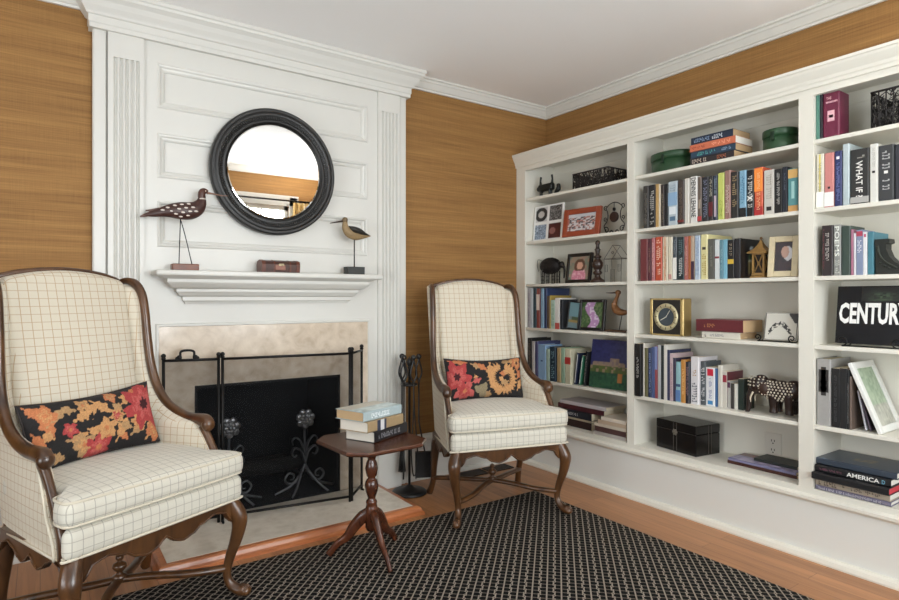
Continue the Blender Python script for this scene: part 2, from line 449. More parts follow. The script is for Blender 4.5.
# ================================================================ the room
XR, XL, YB, YF, ZC = 2.96, -1.75, 3.06, -.95, 2.436
def struct(name, mb, mat, **k):
    o = mb.build(name, mat, **k); o['kind'] = 'structure'; return o
struct('floor', MB().box(XL-.1, XR+.1, YF-.1, YB+.1, -.06, 0), M['floor'])
struct('ceiling', MB().box(XL-.1, XR+.1, YF-.1, YB+.1, ZC, ZC+.06), M['ceiling'])
# back wall with the firebox opening left in it
FX0, FX1, FZ1 = .608, 1.357, .679
struct('wall_back', MB().box(XL-.1, FX0-.02, YB, YB+.1, 0, ZC).box(FX1+.02, XR+.1, YB, YB+.1, 0, ZC).box(FX0-.02, FX1+.02, YB, YB+.1, FZ1+.02, ZC), M['paper'])
struct('wall_right', MB().box(XR, XR+.1, YF, YB, 0, ZC), M['paper'])
# two windows behind the camera, one in the left wall
WIN = [(-1.35, -.35), (.30, 1.25), (1.50, 2.45)]; WZ0, WZ1 = .62, 2.02
w = MB(); xs = [XL-.1]+[v for q in WIN for v in q]+[XR+.1]
for i in range(0, len(xs), 2): w.box(xs[i], xs[i+1], YF-.1, YF, 0, ZC)
for a, b_ in WIN: w.box(a, b_, YF-.1, YF, 0, WZ0).box(a, b_, YF-.1, YF, WZ1, ZC)
struct('wall_front', w, M['paper'])
LW = (.1, 1.7)
struct('wall_left', MB().box(XL-.1, XL, YF, LW[0], 0, ZC).box(XL-.1, XL, LW[1], YB, 0, ZC).box(XL-.1, XL, LW[0], LW[1], 0, WZ0).box(XL-.1, XL, LW[0], LW[1], WZ1, ZC), M['paper'])
def window(n, a, b_, wall):
    fr = MB(); gl = MB()
    if wall == 'front':
        B = lambda m_, u0, u1, d0, d1, z0, z1: m_.box(u0, u1, YF-.1+d0, YF-.1+d1, z0, z1)
    else:
        B = lambda m_, u0, u1, d0, d1, z0, z1: m_.box(XL-.1+d0, XL-.1+d1, u0, u1, z0, z1)
    for u0, u1, z0, z1 in ((a-.09, a, WZ0-.05, WZ1+.1), (b_, b_+.09, WZ0-.05, WZ1+.1), (a-.11, b_+.11, WZ1, WZ1+.12), (a-.11, b_+.11, WZ0-.07, WZ0)):
        B(fr, u0, u1, .1, .125, z0, z1)
    B(fr, a-.12, b_+.12, .1, .15, WZ0-.015, WZ0+.01)
    for u0, u1, z0, z1 in ((a, a+.045, WZ0, WZ1), (b_-.045, b_, WZ0, WZ1), (a, b_, WZ1-.05, WZ1), (a, b_, WZ0, WZ0+.06), (a, b_, (WZ0+WZ1)/2-.02, (WZ0+WZ1)/2+.02)):
        B(fr, u0, u1, .03, .07, z0, z1)
    for k in (1, 2):
        u = a+(b_-a)*k/3; B(fr, u-.01, u+.01, .04, .06, WZ0, WZ1)
    for k in (1, 3):
        z = WZ0+(WZ1-WZ0)*k/4; B(fr, a, b_, .04, .06, z-.01, z+.01)
    B(gl, a+.04, b_-.04, .049, .052, WZ0+.05, WZ1-.04)
    f = struct('window_%d' % n, fr, M['white']); gl.build('window_pane', M['glass'], f)
for i, q in enumerate(WIN): window(i+1, q[0], q[1], 'front')
window(4, LW[0], LW[1], 'left')
CROWN = [(0, 2.366), (.012, 2.366), (.014, 2.376), (.022, 2.380), (.030, 2.392), (.040, 2.408), (.046, 2.412), (.050, 2.424), (.060, 2.426), (.060, ZC), (0, ZC)]
def crown(n, path):
    struct('trim_%d' % n, MB().sweep(path, CROWN, side=1), M['white'])
crown(1, [(1.7845, YB), (XR, YB)]); crown(5, [(XL, YB), (.1875, YB)])
crown(2, [(XR, YB), (XR, YF)]); crown(3, [(XR, YF), (XL, YF)]); crown(4, [(XL, YF), (XL, YB)])
BASE = [(0, 0), (.018, 0), (.018, .225), (.024, .23), (.022, .245), (.012, .256), (.010, .27), (0, .27)]
SHOE = [(0, 0), (.034, 0), (.034, .008), (.028, .022), (.018, .028), (0, .028)]
for nm, path in (('baseboard_back', [(1.79, YB), (2.679, YB)]), ('baseboard_back_left', [(XL, YB), (.18, YB)]), ('baseboard_left', [(XL, YF+.035), (XL, YB-.035)]), ('baseboard_front', [(XR-.001, YF), (XL+.001, YF)]), ('baseboard_right', [(XR, .20), (XR, YF+.035)])):
    struct(nm, MB().sweep(path, BASE).sweep(path, SHOE), M['white'])
# firebox recess behind the opening
fb = MB()
fb.box(FX0-.02, FX0, YB-.02, YB+.45, 0, FZ1+.02).box(FX1, FX1+.02, YB-.02, YB+.45, 0, FZ1+.02).box(FX0, FX1, YB-.02, YB+.45, FZ1, FZ1+.02).box(FX0, FX1, YB+.43, YB+.45, 0, FZ1)
fb.box(FX0, FX1, YB-.02, YB+.45, 0, .042)

# ================================================================ the fireplace surround: one built-in thing
YM = 3.02                                   # face of the panelling
fs_ = thing('fireplace_surround', 'tall white panelled chimney breast with fluted pilasters and beige marble around the fire', 'fireplace', (.99, YB, 0))
FL0, FL1 = .189, 1.783                     # outer edges
pan = MB()
# panelling ground with a hole for the marble, and three sunk panels
MX0, MX1, MZ1 = .452, 1.528, .966
PX0, PX1 = .445, 1.527
PZ = [(1.338, 1.553), (1.658, 1.867), (1.981, 2.190)]
D = .012
pan.box(.389, PX0, YM, YB, MZ1, 2.30).box(PX1, 1.59, YM, YB, MZ1, 2.30)
pan.box(.389, MX0, YM, YB, 0, MZ1).box(MX1, 1.59, YM, YB, 0, MZ1)
zs = [MZ1]+[v for q in PZ for v in q]+[2.30]
for i in range(0, len(zs), 2): pan.box(PX0, PX1, YM, YB, zs[i], zs[i+1])
for z0, z1 in PZ: pan.box(PX0, PX1, YM+.018, YB, z0, z1)
pan.build('panelling', M['white'], fs_)
for z0, z1 in PZ:                           # applied panel moulding, mitred in the plane of the wall
    b = MB(); prof = [(0, 0), (.006, -.006), (.013, -.004), (.018, .004), (.026, .006), (.034, .012), (.034, .018), (0, .018)]
    cs = [(PX0, z0), (PX1, z0), (PX1, z1), (PX0, z1)]; sg = [(1, 1), (-1, 1), (-1, -1), (1, -1)]
    vs = [(c[0]+g[0]*o, YM+d, c[1]+g[1]*o) for c, g in zip(cs, sg) for o, d in prof]; k = len(prof)
    b.add(vs, [(i*k+j, i*k+(j+1) % k, ((i+1) % 4)*k+(j+1) % k, ((i+1) % 4)*k+j) for i in range(4) for j in range(k)])
    b.build('panel_moulding', M['white'], fs_)
# bead round the marble
b = MB(); prof = [(0, .0), (.004, -.010), (.012, -.010), (.016, -.002), (.016, .0)]
cs = [(MX0-.014, .04), (MX0-.014, MZ1+.014), (MX1+.014, MZ1+.014), (MX1+.014, .04)]; sg = [(1, 0), (1, -1), (-1, -1), (-1, 0)]
vs = [(c[0]+g[0]*o, YM+d, c[1]+g[1]*o) for c, g in zip(cs, sg) for o, d in prof]; k = len(prof)
b.add(vs, [(i*k+j, i*k+(j+1) % k, (i+1)*k+(j+1) % k, (i+1)*k+j) for i in range(3) for j in range(k)]); b.build('bead_moulding', M['white'], fs_)
# marble slips
b = MB().box(MX0, FX0, YM-.004, YB-.002, .04, MZ1).box(FX1, MX1, YM-.004, YB-.002, .04, MZ1).box(FX0, FX1, YM-.004, YB-.002, FZ1, MZ1)
o = b.build('marble_slip', M['marble'], fs_); o['label'] = 'polished beige marble facing'
fb.build('firebox', M['soot'], fs_)
b = MB()
for u in (FX0, FX1-.012): b.box(u, u+.012, YM-.008, YM+.01, .042, FZ1)
b.box(FX0, FX1, YM-.008, YM+.01, FZ1-.012, FZ1); b.build('opening_edge', M['iron'], fs_)
# pilasters with stopped flutes
def pilaster(x0, x1, strip):
    b = MB(); yf = YM-.012
    n = 5; f0, f1 = x0+.016, x1-.016; fw = (f1-f0)/n
    zt, zb = 2.175, .30
    b.box(x0, f0, yf, YB, 0, 2.30).box(f1, x1, yf, YB, 0, 2.30).box(f0, f1, yf, YB, zt, 2.30).box(f0, f1, yf, YB, 0, zb)
    for i in range(n):                       # rib + hollow, arched top
        a = f0+fw*i; b.box(a, a+fw*.28, yf, YB, zb, zt)
        hs = [(a+fw*.28+fw*.72*t/8, yf+.013*math.sin(PI*t/8)) for t in range(9)]
        b.add([(x, y, z) for z in (zb, zt) for x, y in hs], [(j, j+1, 9+j+1, 9+j) for j in range(8)], smooth=True)
    b.box(x0-.004, x1+.004, yf-.012, YB, 0, .27)
    b.build('pilaster', M['white'], fs_)
pilaster(.246, .389, 0); pilaster(1.59, 1.733, 1)
for x0, x1 in ((FL0, .2425), (1.7365, FL1)):
    MB().bevbox(x0, x1, YM-.001, YB, 0, 2.30, .006).build('edge_strip', M['white'], fs_)
CORN = [(0, 2.282), (.014, 2.282), (.014, 2.300), (.018, 2.306), (.018, 2.334), (.026, 2.338), (.030, 2.346), (.034, 2.352), (.046, 2.368), (.058, 2.388), (.070, 2.398), (.076, 2.402), (.078, 2.414), (.084, 2.418), (.084, ZC-.001), (0, ZC-.001)]
b = MB().sweep([(FL0, YB), (FL0, YM-.012), (FL1, YM-.012), (FL1, YB)], [(max(o-.0, 0), z) for o, z in CORN])
b.box(FL0, FL1, YM-.011, YB, 2.283, ZC-.001); b.build('cornice', M['white'], fs_)
# mantelpiece
MP = [(0, 1.073), (.012, 1.073), (.016, 1.083), (.024, 1.088), (.024, 1.106), (.040, 1.112), (.050, 1.124), (.056, 1.130), (.056, 1.142), (.078, 1.150), (.096, 1.166), (.102, 1.174), (.102, 1.188), (.118, 1.194), (.128, 1.200), (0, 1.2)]
ma = MB().sweep([(.575, YM+.01), (.575, YM), (1.39, YM), (1.39, YM+.01)], MP)
mo = ma.build('mantel_bracket', M['white'], fs_)
MB().rbox(.418, 1.550, YM-.152, YM, 1.200, 1.227, .010, 3).build('mantel_shelf', M['white'], fs_)
MZ = 1.227
# hearth: marble slab in a wooden border
h = thing('hearth', 'raised marble hearth slab with a wooden nosing in front of the fire screen', 'hearth', (.99, 2.8, 0))
MB().box(.417, 1.561, 2.582, YM-.013, .0, .041).build('hearth_slab', M['slab'], h)
HP = [(0, 0), (.045, 0), (.045, .012), (.036, .020), (.030, .034), (.022, .040), (0, .040)]
MB().sweep([(.416, YM-.03), (.416, 2.581), (1.562, 2.581), (1.562, YM-.03)], HP, side=1).build('hearth_border', wood_mat('#8f4f2a', '#c07a4c', .3, (4, 30, 30)), h)

# ================================================================ mirror over the mantel
tilt = math.radians(1.3)
mc = Vector((.989, YM-.027, 1.743))
T = Matrix.Translation(mc) @ Matrix.Rotation(PI/2+tilt, 4, 'X')   # local +z looks into the room
mi = thing('round_mirror', 'round mirror in a wide black reeded frame above the mantel', 'mirror', mc, mat=T)
prof = [(.246, .004), (.248, .016), (.254, .020), (.262, .015), (.270, .016), (.280, .024), (.292, .027), (.300, .022), (.303, .020), (.309, .024), (.316, .022), (.320, .012), (.321, -.012), (.23, -.012), (.23, .004), (.242, .004)]
MB().lathe(prof, 96).build('frame', plain('#141312', .42, 0, .1, 50), mi, local=True)
b = MB()
for k in range(150):                        # reeding on the inner slope
    a = 2*PI*k/150; R = Matrix.Rotation(a, 4, 'Z')
    b.tube([(.263, 0, .016), (.270, 0, .0185), (.279, 0, .0245)], .0032, 6, T=R)
b.build('reeding', plain('#1c1a18', .35, 0, .1, 50), mi, local=True)
MB().add([(.233*math.cos(2*PI*k/96), .233*math.sin(2*PI*k/96), .005) for k in range(96)], [tuple(range(96))]).add([(r_*math.cos(2*PI*k/96), r_*math.sin(2*PI*k/96), z_) for r_, z_ in ((.233, .005), (.248, .002)) for k in range(96)], [(k, (k+1)%96, 96+(k+1)%96, 96+k) for k in range(96)]).build('glass', M['mirror'], mi, local=True, fixn=False)

# ================================================================ built-in bookcase
XF, XB_ = 2.68, 2.945
bc = thing('built_in_bookcase', 'long white built-in bookcase of open bays covering the right wall', 'bookcase', (XF, 1.6, 0))
BAYS = [(2.972, 2.132), (2.085, 1.229), (1.170, .330)]
YE = .27
b = MB()
b.box(XF, XF+.02, 2.972, 3.058, .26, 1.99).box(XF, XF+.02, 2.085, 2.132, .26, 1.99).box(XF, XF+.02, 1.170, 1.229, .26, 1.99).box(XF, XF+.02, YE, .330, .26, 1.99)
for a, c in BAYS: b.box(XF, XF+.02, c, a, 1.956, 1.99).box(XF, XF+.02, c, a, .26, .294)
b.build('face_frame', M['case_white'], bc)
for y0, y1 in ((2.972, 3.058), (2.085, 2.132), (1.170, 1.229), (YE, .330)):
    MB().box(XF+.0205, XR-.002, y0, y1, 0.0, 2.04).build('upright', M['case_white'], bc)
b = MB().box(XB_, XR-.002, YE, 3.055, .26, 2.04)
for a, c in BAYS: b.box(XB_-.006, XB_, c, a, 1.955, 1.972)
b.build('back_panel', M['case_white'], bc)
MB().box(XF+.02, XB_, YE, 3.055, 2.01, 2.04).build('top_panel', M['case_white'], bc)
MB().box(XF+.002, XR-.002, YE, 3.0585, .262, .2945).build('bottom_deck', M['case_white'], bc)
SH = [1.768, 1.477, 1.192, .902, .565]; FLOORZ = .2945
for a, c in BAYS:
    for z in SH: MB().bevbox(XF+.006, XB_, c, a, z-.018, z, .002).build('shelf', M['case_white'], bc)
MB().box(XF, XF+.03, YE, 3.058, 0, .262).build('plinth_panel', plain('#dadbd6', .4, var=.01, scale=5), bc)
b = MB().sweep([(XR, YE), (XF, YE), (XF, 3.058)], [(0, .238), (.006, .238), (.010, .246), (.018, .250), (.018, .262), (.006, .268), (0, .270)], side=-1)
b.build('ledge_moulding', M['case_white'], bc)
MB().sweep([(XR, YE), (XF, YE), (XF, 3.02)], SHOE, side=-1).build('shoe_moulding', M['case_white'], bc)
BC = [(0, 1.985), (.008, 1.985), (.010, 1.998), (.014, 2.004), (.016, 2.016), (.026, 2.032), (.034, 2.046), (.036, 2.056), (.040, 2.058), (.040, 2.07), (0, 2.07)]
b = MB().sweep([(XR-.002, YE), (XF, YE), (XF, 3.058)], BC, side=-1); b.box(XF, XR-.002, YE, 3.058, 2.04, 2.07)
b.build('cornice', M['case_white'], bc)

# outlet on the back panel, floor registers under the right chair
o1 = thing('wall_outlet', 'white double outlet on the back panel above the magazines', 'outlet', pX(774, 447, XB_))
c = pX(773.5, 445, XB_)
MB().bevbox(XB_-.005, XB_, c.y-.04, c.y+.04, c.z-.06, c.z+.06, .003).build('cover_plate', plain('#d8d5cc', .4, var=.01), o1)
b = MB()
for dz in (-.022, .022):
    for dy in (-.007, .007): b.box(XB_-.0062, XB_-.0045, c.y+dy-.0015, c.y+dy+.0015, c.z+dz-.005, c.z+dz+.005)
    b.box(XB_-.0062, XB_-.0045, c.y-.003, c.y+.003, c.z+dz-.015, c.z+dz-.010)
b.build('slots', M['black'], o1)
for i, (x0, x1) in enumerate(((2.13, 2.315), (2.335, 2.52))):
    v = thing('floor_register', ('dark metal floor register by the wall behind the chair, the nearer to the fireplace', 'dark metal floor register by the wall behind the chair, the nearer to the bookcase')[i], 'floor vent', ((x0+x1)/2, 2.95, 0), group='floor registers by the back wall')
    b = MB().box(x0, x1, 2.90, 2.905, 0, .006).box(x0, x1, 2.995, 3.0, 0, .006).box(x0, x0+.005, 2.90, 3.0, 0, .006).box(x1-.005, x1, 2.90, 3.0, 0, .006)
    for k in range(12): xx = x0+.01+(x1-x0-.02)*k/12; b.box(xx, xx+.007, 2.905, 2.995, 0, .005)
    b.build('grille', plain('#3a302b', .45, .4), v); MB().box(x0, x1, 2.90, 3.0, 0, .002).build('duct_cover', M['soot'], v)
# rug
r = MB().rbox(-1.1, 2.303, -.9, 2.472, 0, .010, .004, 2, 2)
o = r.build('area_rug', M['rug'], origin=(.6, .8, 0)); tag(o, 'large black rug with a beige lattice pattern on the wooden floor', 'rug')
# ================================================================ the two wing chairs (one built, one copied)
def chair_model(label, loc, rz, group):
    t = thing('wing_chair', label, 'armchair', loc, rz, group)
    K = dict(local=True)
    # ---- seat
    def cush(p):
        x, y, z = p
        if y > .10: x *= 1-.17*min(1, (y-.10)/.03)
        k = max(0, 1-(x/.31)**2)*max(0, 1-((y-.26)/.25)**2)
        if z > .48: z += .026*k
        y += -.006*(1-(x/.3)**2) if y < .05 else 0
        return (x, y, z)
    s = MB().rbox(-.317, .317, .018, .50, .442, .526, .032, 4, 14, cush).build('seat_cushion', M['plaid_seat'], t, **K)
    b = MB()
    for zz, rr in ((.517, .006), (.451, .006)):
        pts = [(-.252, .13, zz), (-.297, .113, zz), (-.309, .06, zz), (-.295, .030, zz), (-.2, .022, zz), (0, .018, zz), (.2, .022, zz), (.295, .030, zz), (.309, .06, zz), (.297, .113, zz), (.252, .13, zz)]
        b.tube(spline(pts, 5), .0042, 6)
    b.build('piping', M['piping'], s, **K)
    MB().rbox(-.311, .311, .024, .47, .352, .443, .026, 4, 14, lambda p: (p[0]*(1 if p[1] < .06 else .90 if p[1] < .10 else .80), p[1], p[2])).build('seat_deck', M['plaid_seat'], t, **K)
    b = MB().tube(spline([(-.297, .075, .356), (-.301, .055, .356), (-.290, .034, .356), (0, .030, .356), (.290, .034, .356), (.301, .055, .356), (.297, .075, .356)], 6), .0045, 6); b.build('piping', M['piping'], t, **K)
    # ---- back: raked upholstered panel with an arched top
    def backf(p):
        x, y, z = p
        f = (z-.46)/.70                      # 0 bottom, 1 top
        hw = .205+.012*f
        x = x/.25*hw
        z2 = z + .038*max(0, f)**6*(1-(x/hw)**2)
        yy = y + .465+.155*f
        if y < .0: yy -= .022*(1-(x/hw)**2)*math.sin(min(1, max(0, f))*PI)**.6
        return (x, yy, z2)
    MB().rbox(-.25, .25, -.035, .045, .46, 1.155, .028, 4, 14, backf).build('backrest', M['plaid'], t, **K)
    def ob(p):
        x, y, z = p; f = (z-.34)/.82
        return (x, y+.505+.16*f, z+.03*max(0, f)**6*(1-(x/.25)**2))
    MB().rbox(-.25, .25, -.012, .012, .34, 1.16, .01, 2, 8, ob).build('back_cover', M['plaid'], t, **K)
    # ---- side panels with wings
    edge = [(.085, .347), (.092, .39), (.128, .46), (.175, .54), (.220, .60), (.245, .619), (.30, .629), (.37, .648), (.43, .68), (.48, .735), (.510, .81), (.524, .91), (.530, 1.00), (.540, 1.075), (.563, 1.122), (.61, 1.142), (.662, 1.15)]
    E_ = spline(edge, 3)
    def sx(y, z):                            # half width of the wooden frame line
        w = .284 if z < .64 else .284-.028*min(1, (z-.64)/.25)
        if z < .6: w = .284+.020*min(1, (.6-z)/.15)
        return w - (.024*max(0, (y-.53)/.13))
    def rear(z): return .50+.16*max(0, min(1, (z-.34)/.82))
    for sg in (-1, 1):
        # outer skin and inner skin lofted between the front edge and the back line
        b = MB(); vs = []; n = len(E_); m_ = 8
        def inn(y, z, f): return (sx(y, z)-.030)*(1-f)+(.196)*f - (.012*math.sin(PI*f))
        for side in (0, 1):
            for (y, z) in E_:
                for k in range(m_+1):
                    f = k/m_; yy = y+(max(rear(z), y+.002)-y)*f
                    o = sx(y, z)*(1-f)+(.252)*f
                    if z < .355: o = .304*(1-f)+.262*f
                    vs.append((sg*((o+.004*math.sin(PI*f)) if side == 0 else inn(y, z, f)), yy, z))
        fs = []
        for side in (0, 1):
            o_ = side*n*(m_+1)
            for i in range(n-1):
                for k in range(m_): a = o_+i*(m_+1)+k; fs.append((a, a+1, a+m_+2, a+m_+1))
        o_ = n*(m_+1)
        for i in range(n-1):
            a = i*(m_+1); fs.append((a, a+m_+1, o_+a+m_+1, o_+a)); a += m_; fs.append((a, a+m_+1, o_+a+m_+1, o_+a))
        for k in range(m_):
            a = k; fs.append((a, a+1, o_+a+1, o_+a)); a = (n-1)*(m_+1)+k; fs.append((a, a+1, o_+a+1, o_+a))
        b.add(vs, fs, smooth=True); sp = b.build('side_panel', M['plaid'], t, **K)
        sp.modifiers.new('e', 'EDGE_SPLIT').split_angle = .9
        pts = [(sg*(sx(y, z)+.003), y+.010, z) for y, z in E_ if z < .60]
        pts = [(sg*.266, .49, .350)]+[(sg*.305, .10, .350)]+pts
        MB().tube(pts, .0045, 6).build('piping', M['piping'], sp, **K)
        # carved wooden frame: from the crest over the wing, down to the arm scroll
        fr = [(.232, .662, 1.152, .010), (.237, .622, 1.160, .013), (.246, .576, 1.148, .0165), (.253, .543, 1.105, .018), (.256, .526, 1.03, .0175), (.258, .515, .94, .017), (.262, .501, .84, .017), (.267, .474, .755, .0175), (.273, .424, .686, .018), (.278, .355, .646, .019), (.281, .29, .629, .020), (.283, .235, .628, .022), (.283, .198, .624, .025), (.283, .180, .610, .023)]
        P_ = spline([(sg*a, y, z, r) for a, y, z, r in fr], 4)
        b = MB().tube([p[:3] for p in P_], [p[3] for p in P_], 12, flat=(.85, 1.0), up=(1, 0, 0), sq=3)
        b.ball((sg*.283, .186, .614), (.025, .024, .027), 14)
        po = [(.281, .212, .606, .018), (.281, .180, .56, .016), (.284, .142, .50, .0155), (.289, .108, .45, .0155), (.292, .082, .41, .016), (.292, .074, .350, .017)]
        P_ = spline([(sg*a, y, z, r) for a, y, z, r in po], 4)
        fo = b.build('arm_frame', M['walnut'], t, **K)
        MB().tube([p[:3] for p in P_], [p[3] for p in P_], 10, flat=(.75, 1.0), up=(1, 0, 0), sq=3).build('arm_support', M['walnut'], t, **K)
    cr = [(-.233, .662, 1.152), (-.2, .648, 1.165), (-.12, .640, 1.184), (0, .636, 1.194), (.12, .640, 1.184), (.2, .648, 1.165), (.233, .662, 1.152)]
    MB().tube(spline(cr, 5), .011, 10, sq=3).build('crest_rail', M['walnut'], t, **K)
    # ---- legs
    for sg in (-1, 1):
        fl = [(.272, .062, .372, .026), (.276, .056, .345, .027), (.288, .044, .315, .029), (.296, .034, .285, .029), (.295, .034, .25, .025), (.288, .044, .20, .021), (.276, .056, .15, .0175), (.268, .064, .10, .0150), (.268, .060, .065, .0145), (.276, .044, .040, .017), (.287, .022, .028, .019), (.296, .004, .028, .018)]
        P_ = spline([(sg*a, y, z, r) for a, y, z, r in fl], 5)
        b = MB().tube([p[:3] for p in P_], [p[3] for p in P_], 14, up=(sg*.7, -.7, 0), sq=2.6)
        b.ball((sg*.297, .002, .024), (.020, .020, .017), 12)
        for k in (-1, 0, 1): b.tube([(sg*(.289+.007*k), .02, .045), (sg*(.299+.009*k), .0-.002, .040), (sg*(.303+.009*k), -.012+.004*abs(k), .026)], .0045, 6)
        b.build('leg', M['walnut'], t, **K)
        rl = [(.238, .478, .360, .020), (.242, .480, .335, .022), (.252, .480, .29, .024), (.258, .484, .22, .020), (.260, .494, .15, .0165), (.258, .508, .09, .015), (.264, .530, .035, .016), (.270, .545, .008, .018)]
        P_ = spline([(sg*a, y, z, r) for a, y, z, r in rl], 5)
        MB().tube([p[:3] for p in P_], [p[3] for p in P_], 12, up=(1, 0, 0), sq=3).build('leg', M['walnut'], t, **K)
    # ---- aprons with scalloped lower edges
    def scallop(u):                          # u from -1 to 1 -> z of the lower edge
        a = abs(u)
        pts = [(0, .316), (.06, .307), (.12, .292), (.25, .283), (.38, .292), (.52, .313), (.72, .328), (.88, .320), (1.0, .28)]
        for i in range(len(pts)-1):
            if pts[i][0] <= a <= pts[i+1][0]:
                f = (a-pts[i][0])/(pts[i+1][0]-pts[i][0]); f = f*f*(3-2*f); return pts[i][1]*(1-f)+pts[i+1][1]*f
        return .29
    def apron(f3, hw, n=40):
        b = MB(); vs = []
        for i in range(n+1):
            u = -1+2*i/n; z = scallop(u)
            for d, zz in ((-.011, .360), (-.011, z+.004), (-.007, z), (.008, z), (.008, .360)): vs.append(f3(u*hw, d, zz))
        fs = [(i*5+j, i*5+(j+1) % 5, (i+1)*5+(j+1) % 5, (i+1)*5+j) for i in range(n) for j in range(5)]
        b.add(vs, fs); b.build('apron', M['walnut'], t, **K)
        c = MB(); c.tube([f3((-1+2*i/n)*hw, -.012, scallop(-1+2*i/n)+.004) for i in range(n+1)], .0035, 6); c.build('apron_bead', M['walnut'], t, **K)
    apron(lambda a, d, z: (a, .045+d, z), .262)
    for sg in (-1, 1): apron(lambda a, d, z, sg=sg: (sg*(.279-.016*(a+.19)/.4-d*1.0), .275+a, z), .195)
    MB().box(-.245, .245, .475, .495, .30, .360).build('rear_rail', M['walnut'], t, **K)
    MB().box(-.236, .236, .05, .48, .335, .3515).build('seat_rail', M['walnut'], t, **K)
    # ---- crossed stretchers with finial
    for sx_ in (-1, 1):
        P_ = spline([(sx_*.268, .066, .105), (sx_*.17, .125, .112), (sx_*.07, .225, .122), (0, .282, .125), (-sx_*.08, .335, .122), (-sx_*.18, .425, .112), (-sx_*.258, .50, .10)], 5)
        MB().tube(P_, .0135, 10, sq=3.5, flat=(.8, 1.15)).build('stretcher', M['walnut'], t, **K)
    T_ = Matrix.Translation((0, .282, .132))
    MB().lathe([(.022, 0), (.024, .006), (.012, .012), (.009, .020), (.018, .028), (.024, .038), (.020, .048), (.008, .054), (.007, .058), (.013, .066), (.012, .074), (.004, .080), (0, .082)], 16, T=T_).build('finial', M['walnut'], t, **K)
    return t
def ctr(flx, fly, frx, fry): return ((flx+frx)/2, (fly+fry)/2)
A_R = math.radians(-16.5); A_L = math.radians(26.3)
RC = (1.890, 2.172, .010); LC = (.349, 2.0555, .010)
GC = 'matching wing chairs by the fireplace'
rch = chair_model('plaid wing chair standing in front of the bookcase, on the right of the small table', RC, A_R, GC)
lch = copy_tree(rch); tag(lch, 'plaid wing chair at the left edge, in front of the fireplace hearth')
lch.matrix_world = Matrix.Translation(LC) @ Matrix.Rotation(A_L, 4, 'Z'); W[lch] = lch.matrix_world.copy()

# ---------------------------------------------------------------- needlework pillows
def flower(u, v, cx, cy, r, n, ph=0.0):
    dx, dy = (u-cx)*2.2, v-cy; d = math.hypot(dx, dy); a = math.atan2(dy, dx)
    return d/(r*(1+.22*math.cos(n*a+ph)+.08*math.cos(2.3*n*a)))
def hsh(i, j): return (math.sin(i*127.1+j*311.7)*43758.5453) % 1
def pillow(name, label, flip, base_T, blooms, leaves, group=None):
    t = thing(name, label, 'pillow', (0, 0, 0), mat=base_T, group=group)
    nx, nz = 176, 84; Wd, Hd = .450, .232
    def colour(u, v):
        i, j = int(u*160), int(v*76); q = hsh(i, j)
        u2, v2 = i/160+.5/160, j/76+.5/76
        jit = .9+.2*q
        for cx, cy, r, n, c1, c2, c3 in blooms:
            d = flower(u2, v2, cx, cy, r, n, cx*9)
            if d < 1: 
                c = c3 if d < .25 else (c2 if d < .62 and (int(d*14)+i) % 3 else c1)
                return tuple(min(1, x*jit) for x in c)
        for ax, ay, bx, by, wd_, c1 in leaves:
            ux, uy = (u2-ax)*2.2, v2-ay; lx, ly = (bx-ax)*2.2, by-ay; ll = math.hypot(lx, ly)
            s_ = (ux*lx+uy*ly)/ll/ll; dd = abs(ux*ly-uy*lx)/ll + .02*math.sin(s_*9)
            if 0 < s_ < 1 and dd < wd_*math.sin(PI*s_)**.6*(1+.25*math.sin(s_*25)):
                return tuple(min(1, x*jit) for x in c1)
        g = .09+.03*q; return (g, g*.9, g*.92)
    vs = []; cs = []; fs = []
    for side in (-1, 1):
        for j in range(nz+1):
            for i in range(nx+1):
                u, v = i/nx, j/nz; a, b_ = 2*u-1, 2*v-1
                th = .050*(max(0, 1-a**4)**.55)*(max(0, 1-b_**4)**.55)
                x = a*Wd/2*(1-.045*(1-b_*b_)**1*abs(a)**6) ; z = b_*Hd/2*(1-.15*(1-a*a)*1.0)
                vs.append((x, side*th, z+.002*math.sin(9*a))); cs.append(lin(colour(u, v)) if side < 0 else lin((.10, .09, .09)))
    m_ = (nx+1)*(nz+1)
    for s_ in (0, 1):
        for j in range(nz):
            for i in range(nx):
                a = s_*m_+j*(nx+1)+i; q = (a, a+1, a+nx+2, a+nx+1); fs.append(q if s_ == 0 else q[::-1])
    b = MB(); b.add(vs, fs, smooth=True); b.c = cs
    b.build('pillow_cover', M['cloth_art'], t, local=True, fixn=False)
    b = MB(); c = MB()
    ring = [(a*Wd/2*(1-.045*(1-b_*b_)*abs(a)**6), 0, b_*Hd/2*(1-.15*(1-a*a))) for a, b_ in [(-1+2*k/20, -1) for k in range(20)]+[(1, -1+2*k/10) for k in range(10)]+[(1-2*k/20, 1) for k in range(20)]+[(-1, 1-2*k/10) for k in range(10)]]
    b.tube(ring, .004, 6, closed=True); b.build('edge_cord', plain('#2a2320', .9), t, local=True)
    return t
gold, tan_, org, red, pink, dk, gy = (.70, .52, .34), (.62, .49, .34), (.68, .42, .27), (.60, .22, .22), (.68, .33, .31), (.22, .07, .09), (.50, .45, .35)
blL = [(.88, .66, .36, 7, red, pink, dk), (.53, .40, .16, 5, gold, gold, org), (.80, .40, .14, 6, gold, org, tan_), (.63, .56, .12, 6, gold, red, pink), (.27, .50, .11, 5, red, pink, org), (.13, .80, .15, 4, org, gold, org), (.45, .12, .20, 6, red, pink, org), (.35, .22, .17, 5, tan_, gold, org), (.95, .22, .20, 5, org, gold, org), (.40, .88, .10, 4, gold, tan_, org), (.62, .92, .10, 4, org, tan_, org)]
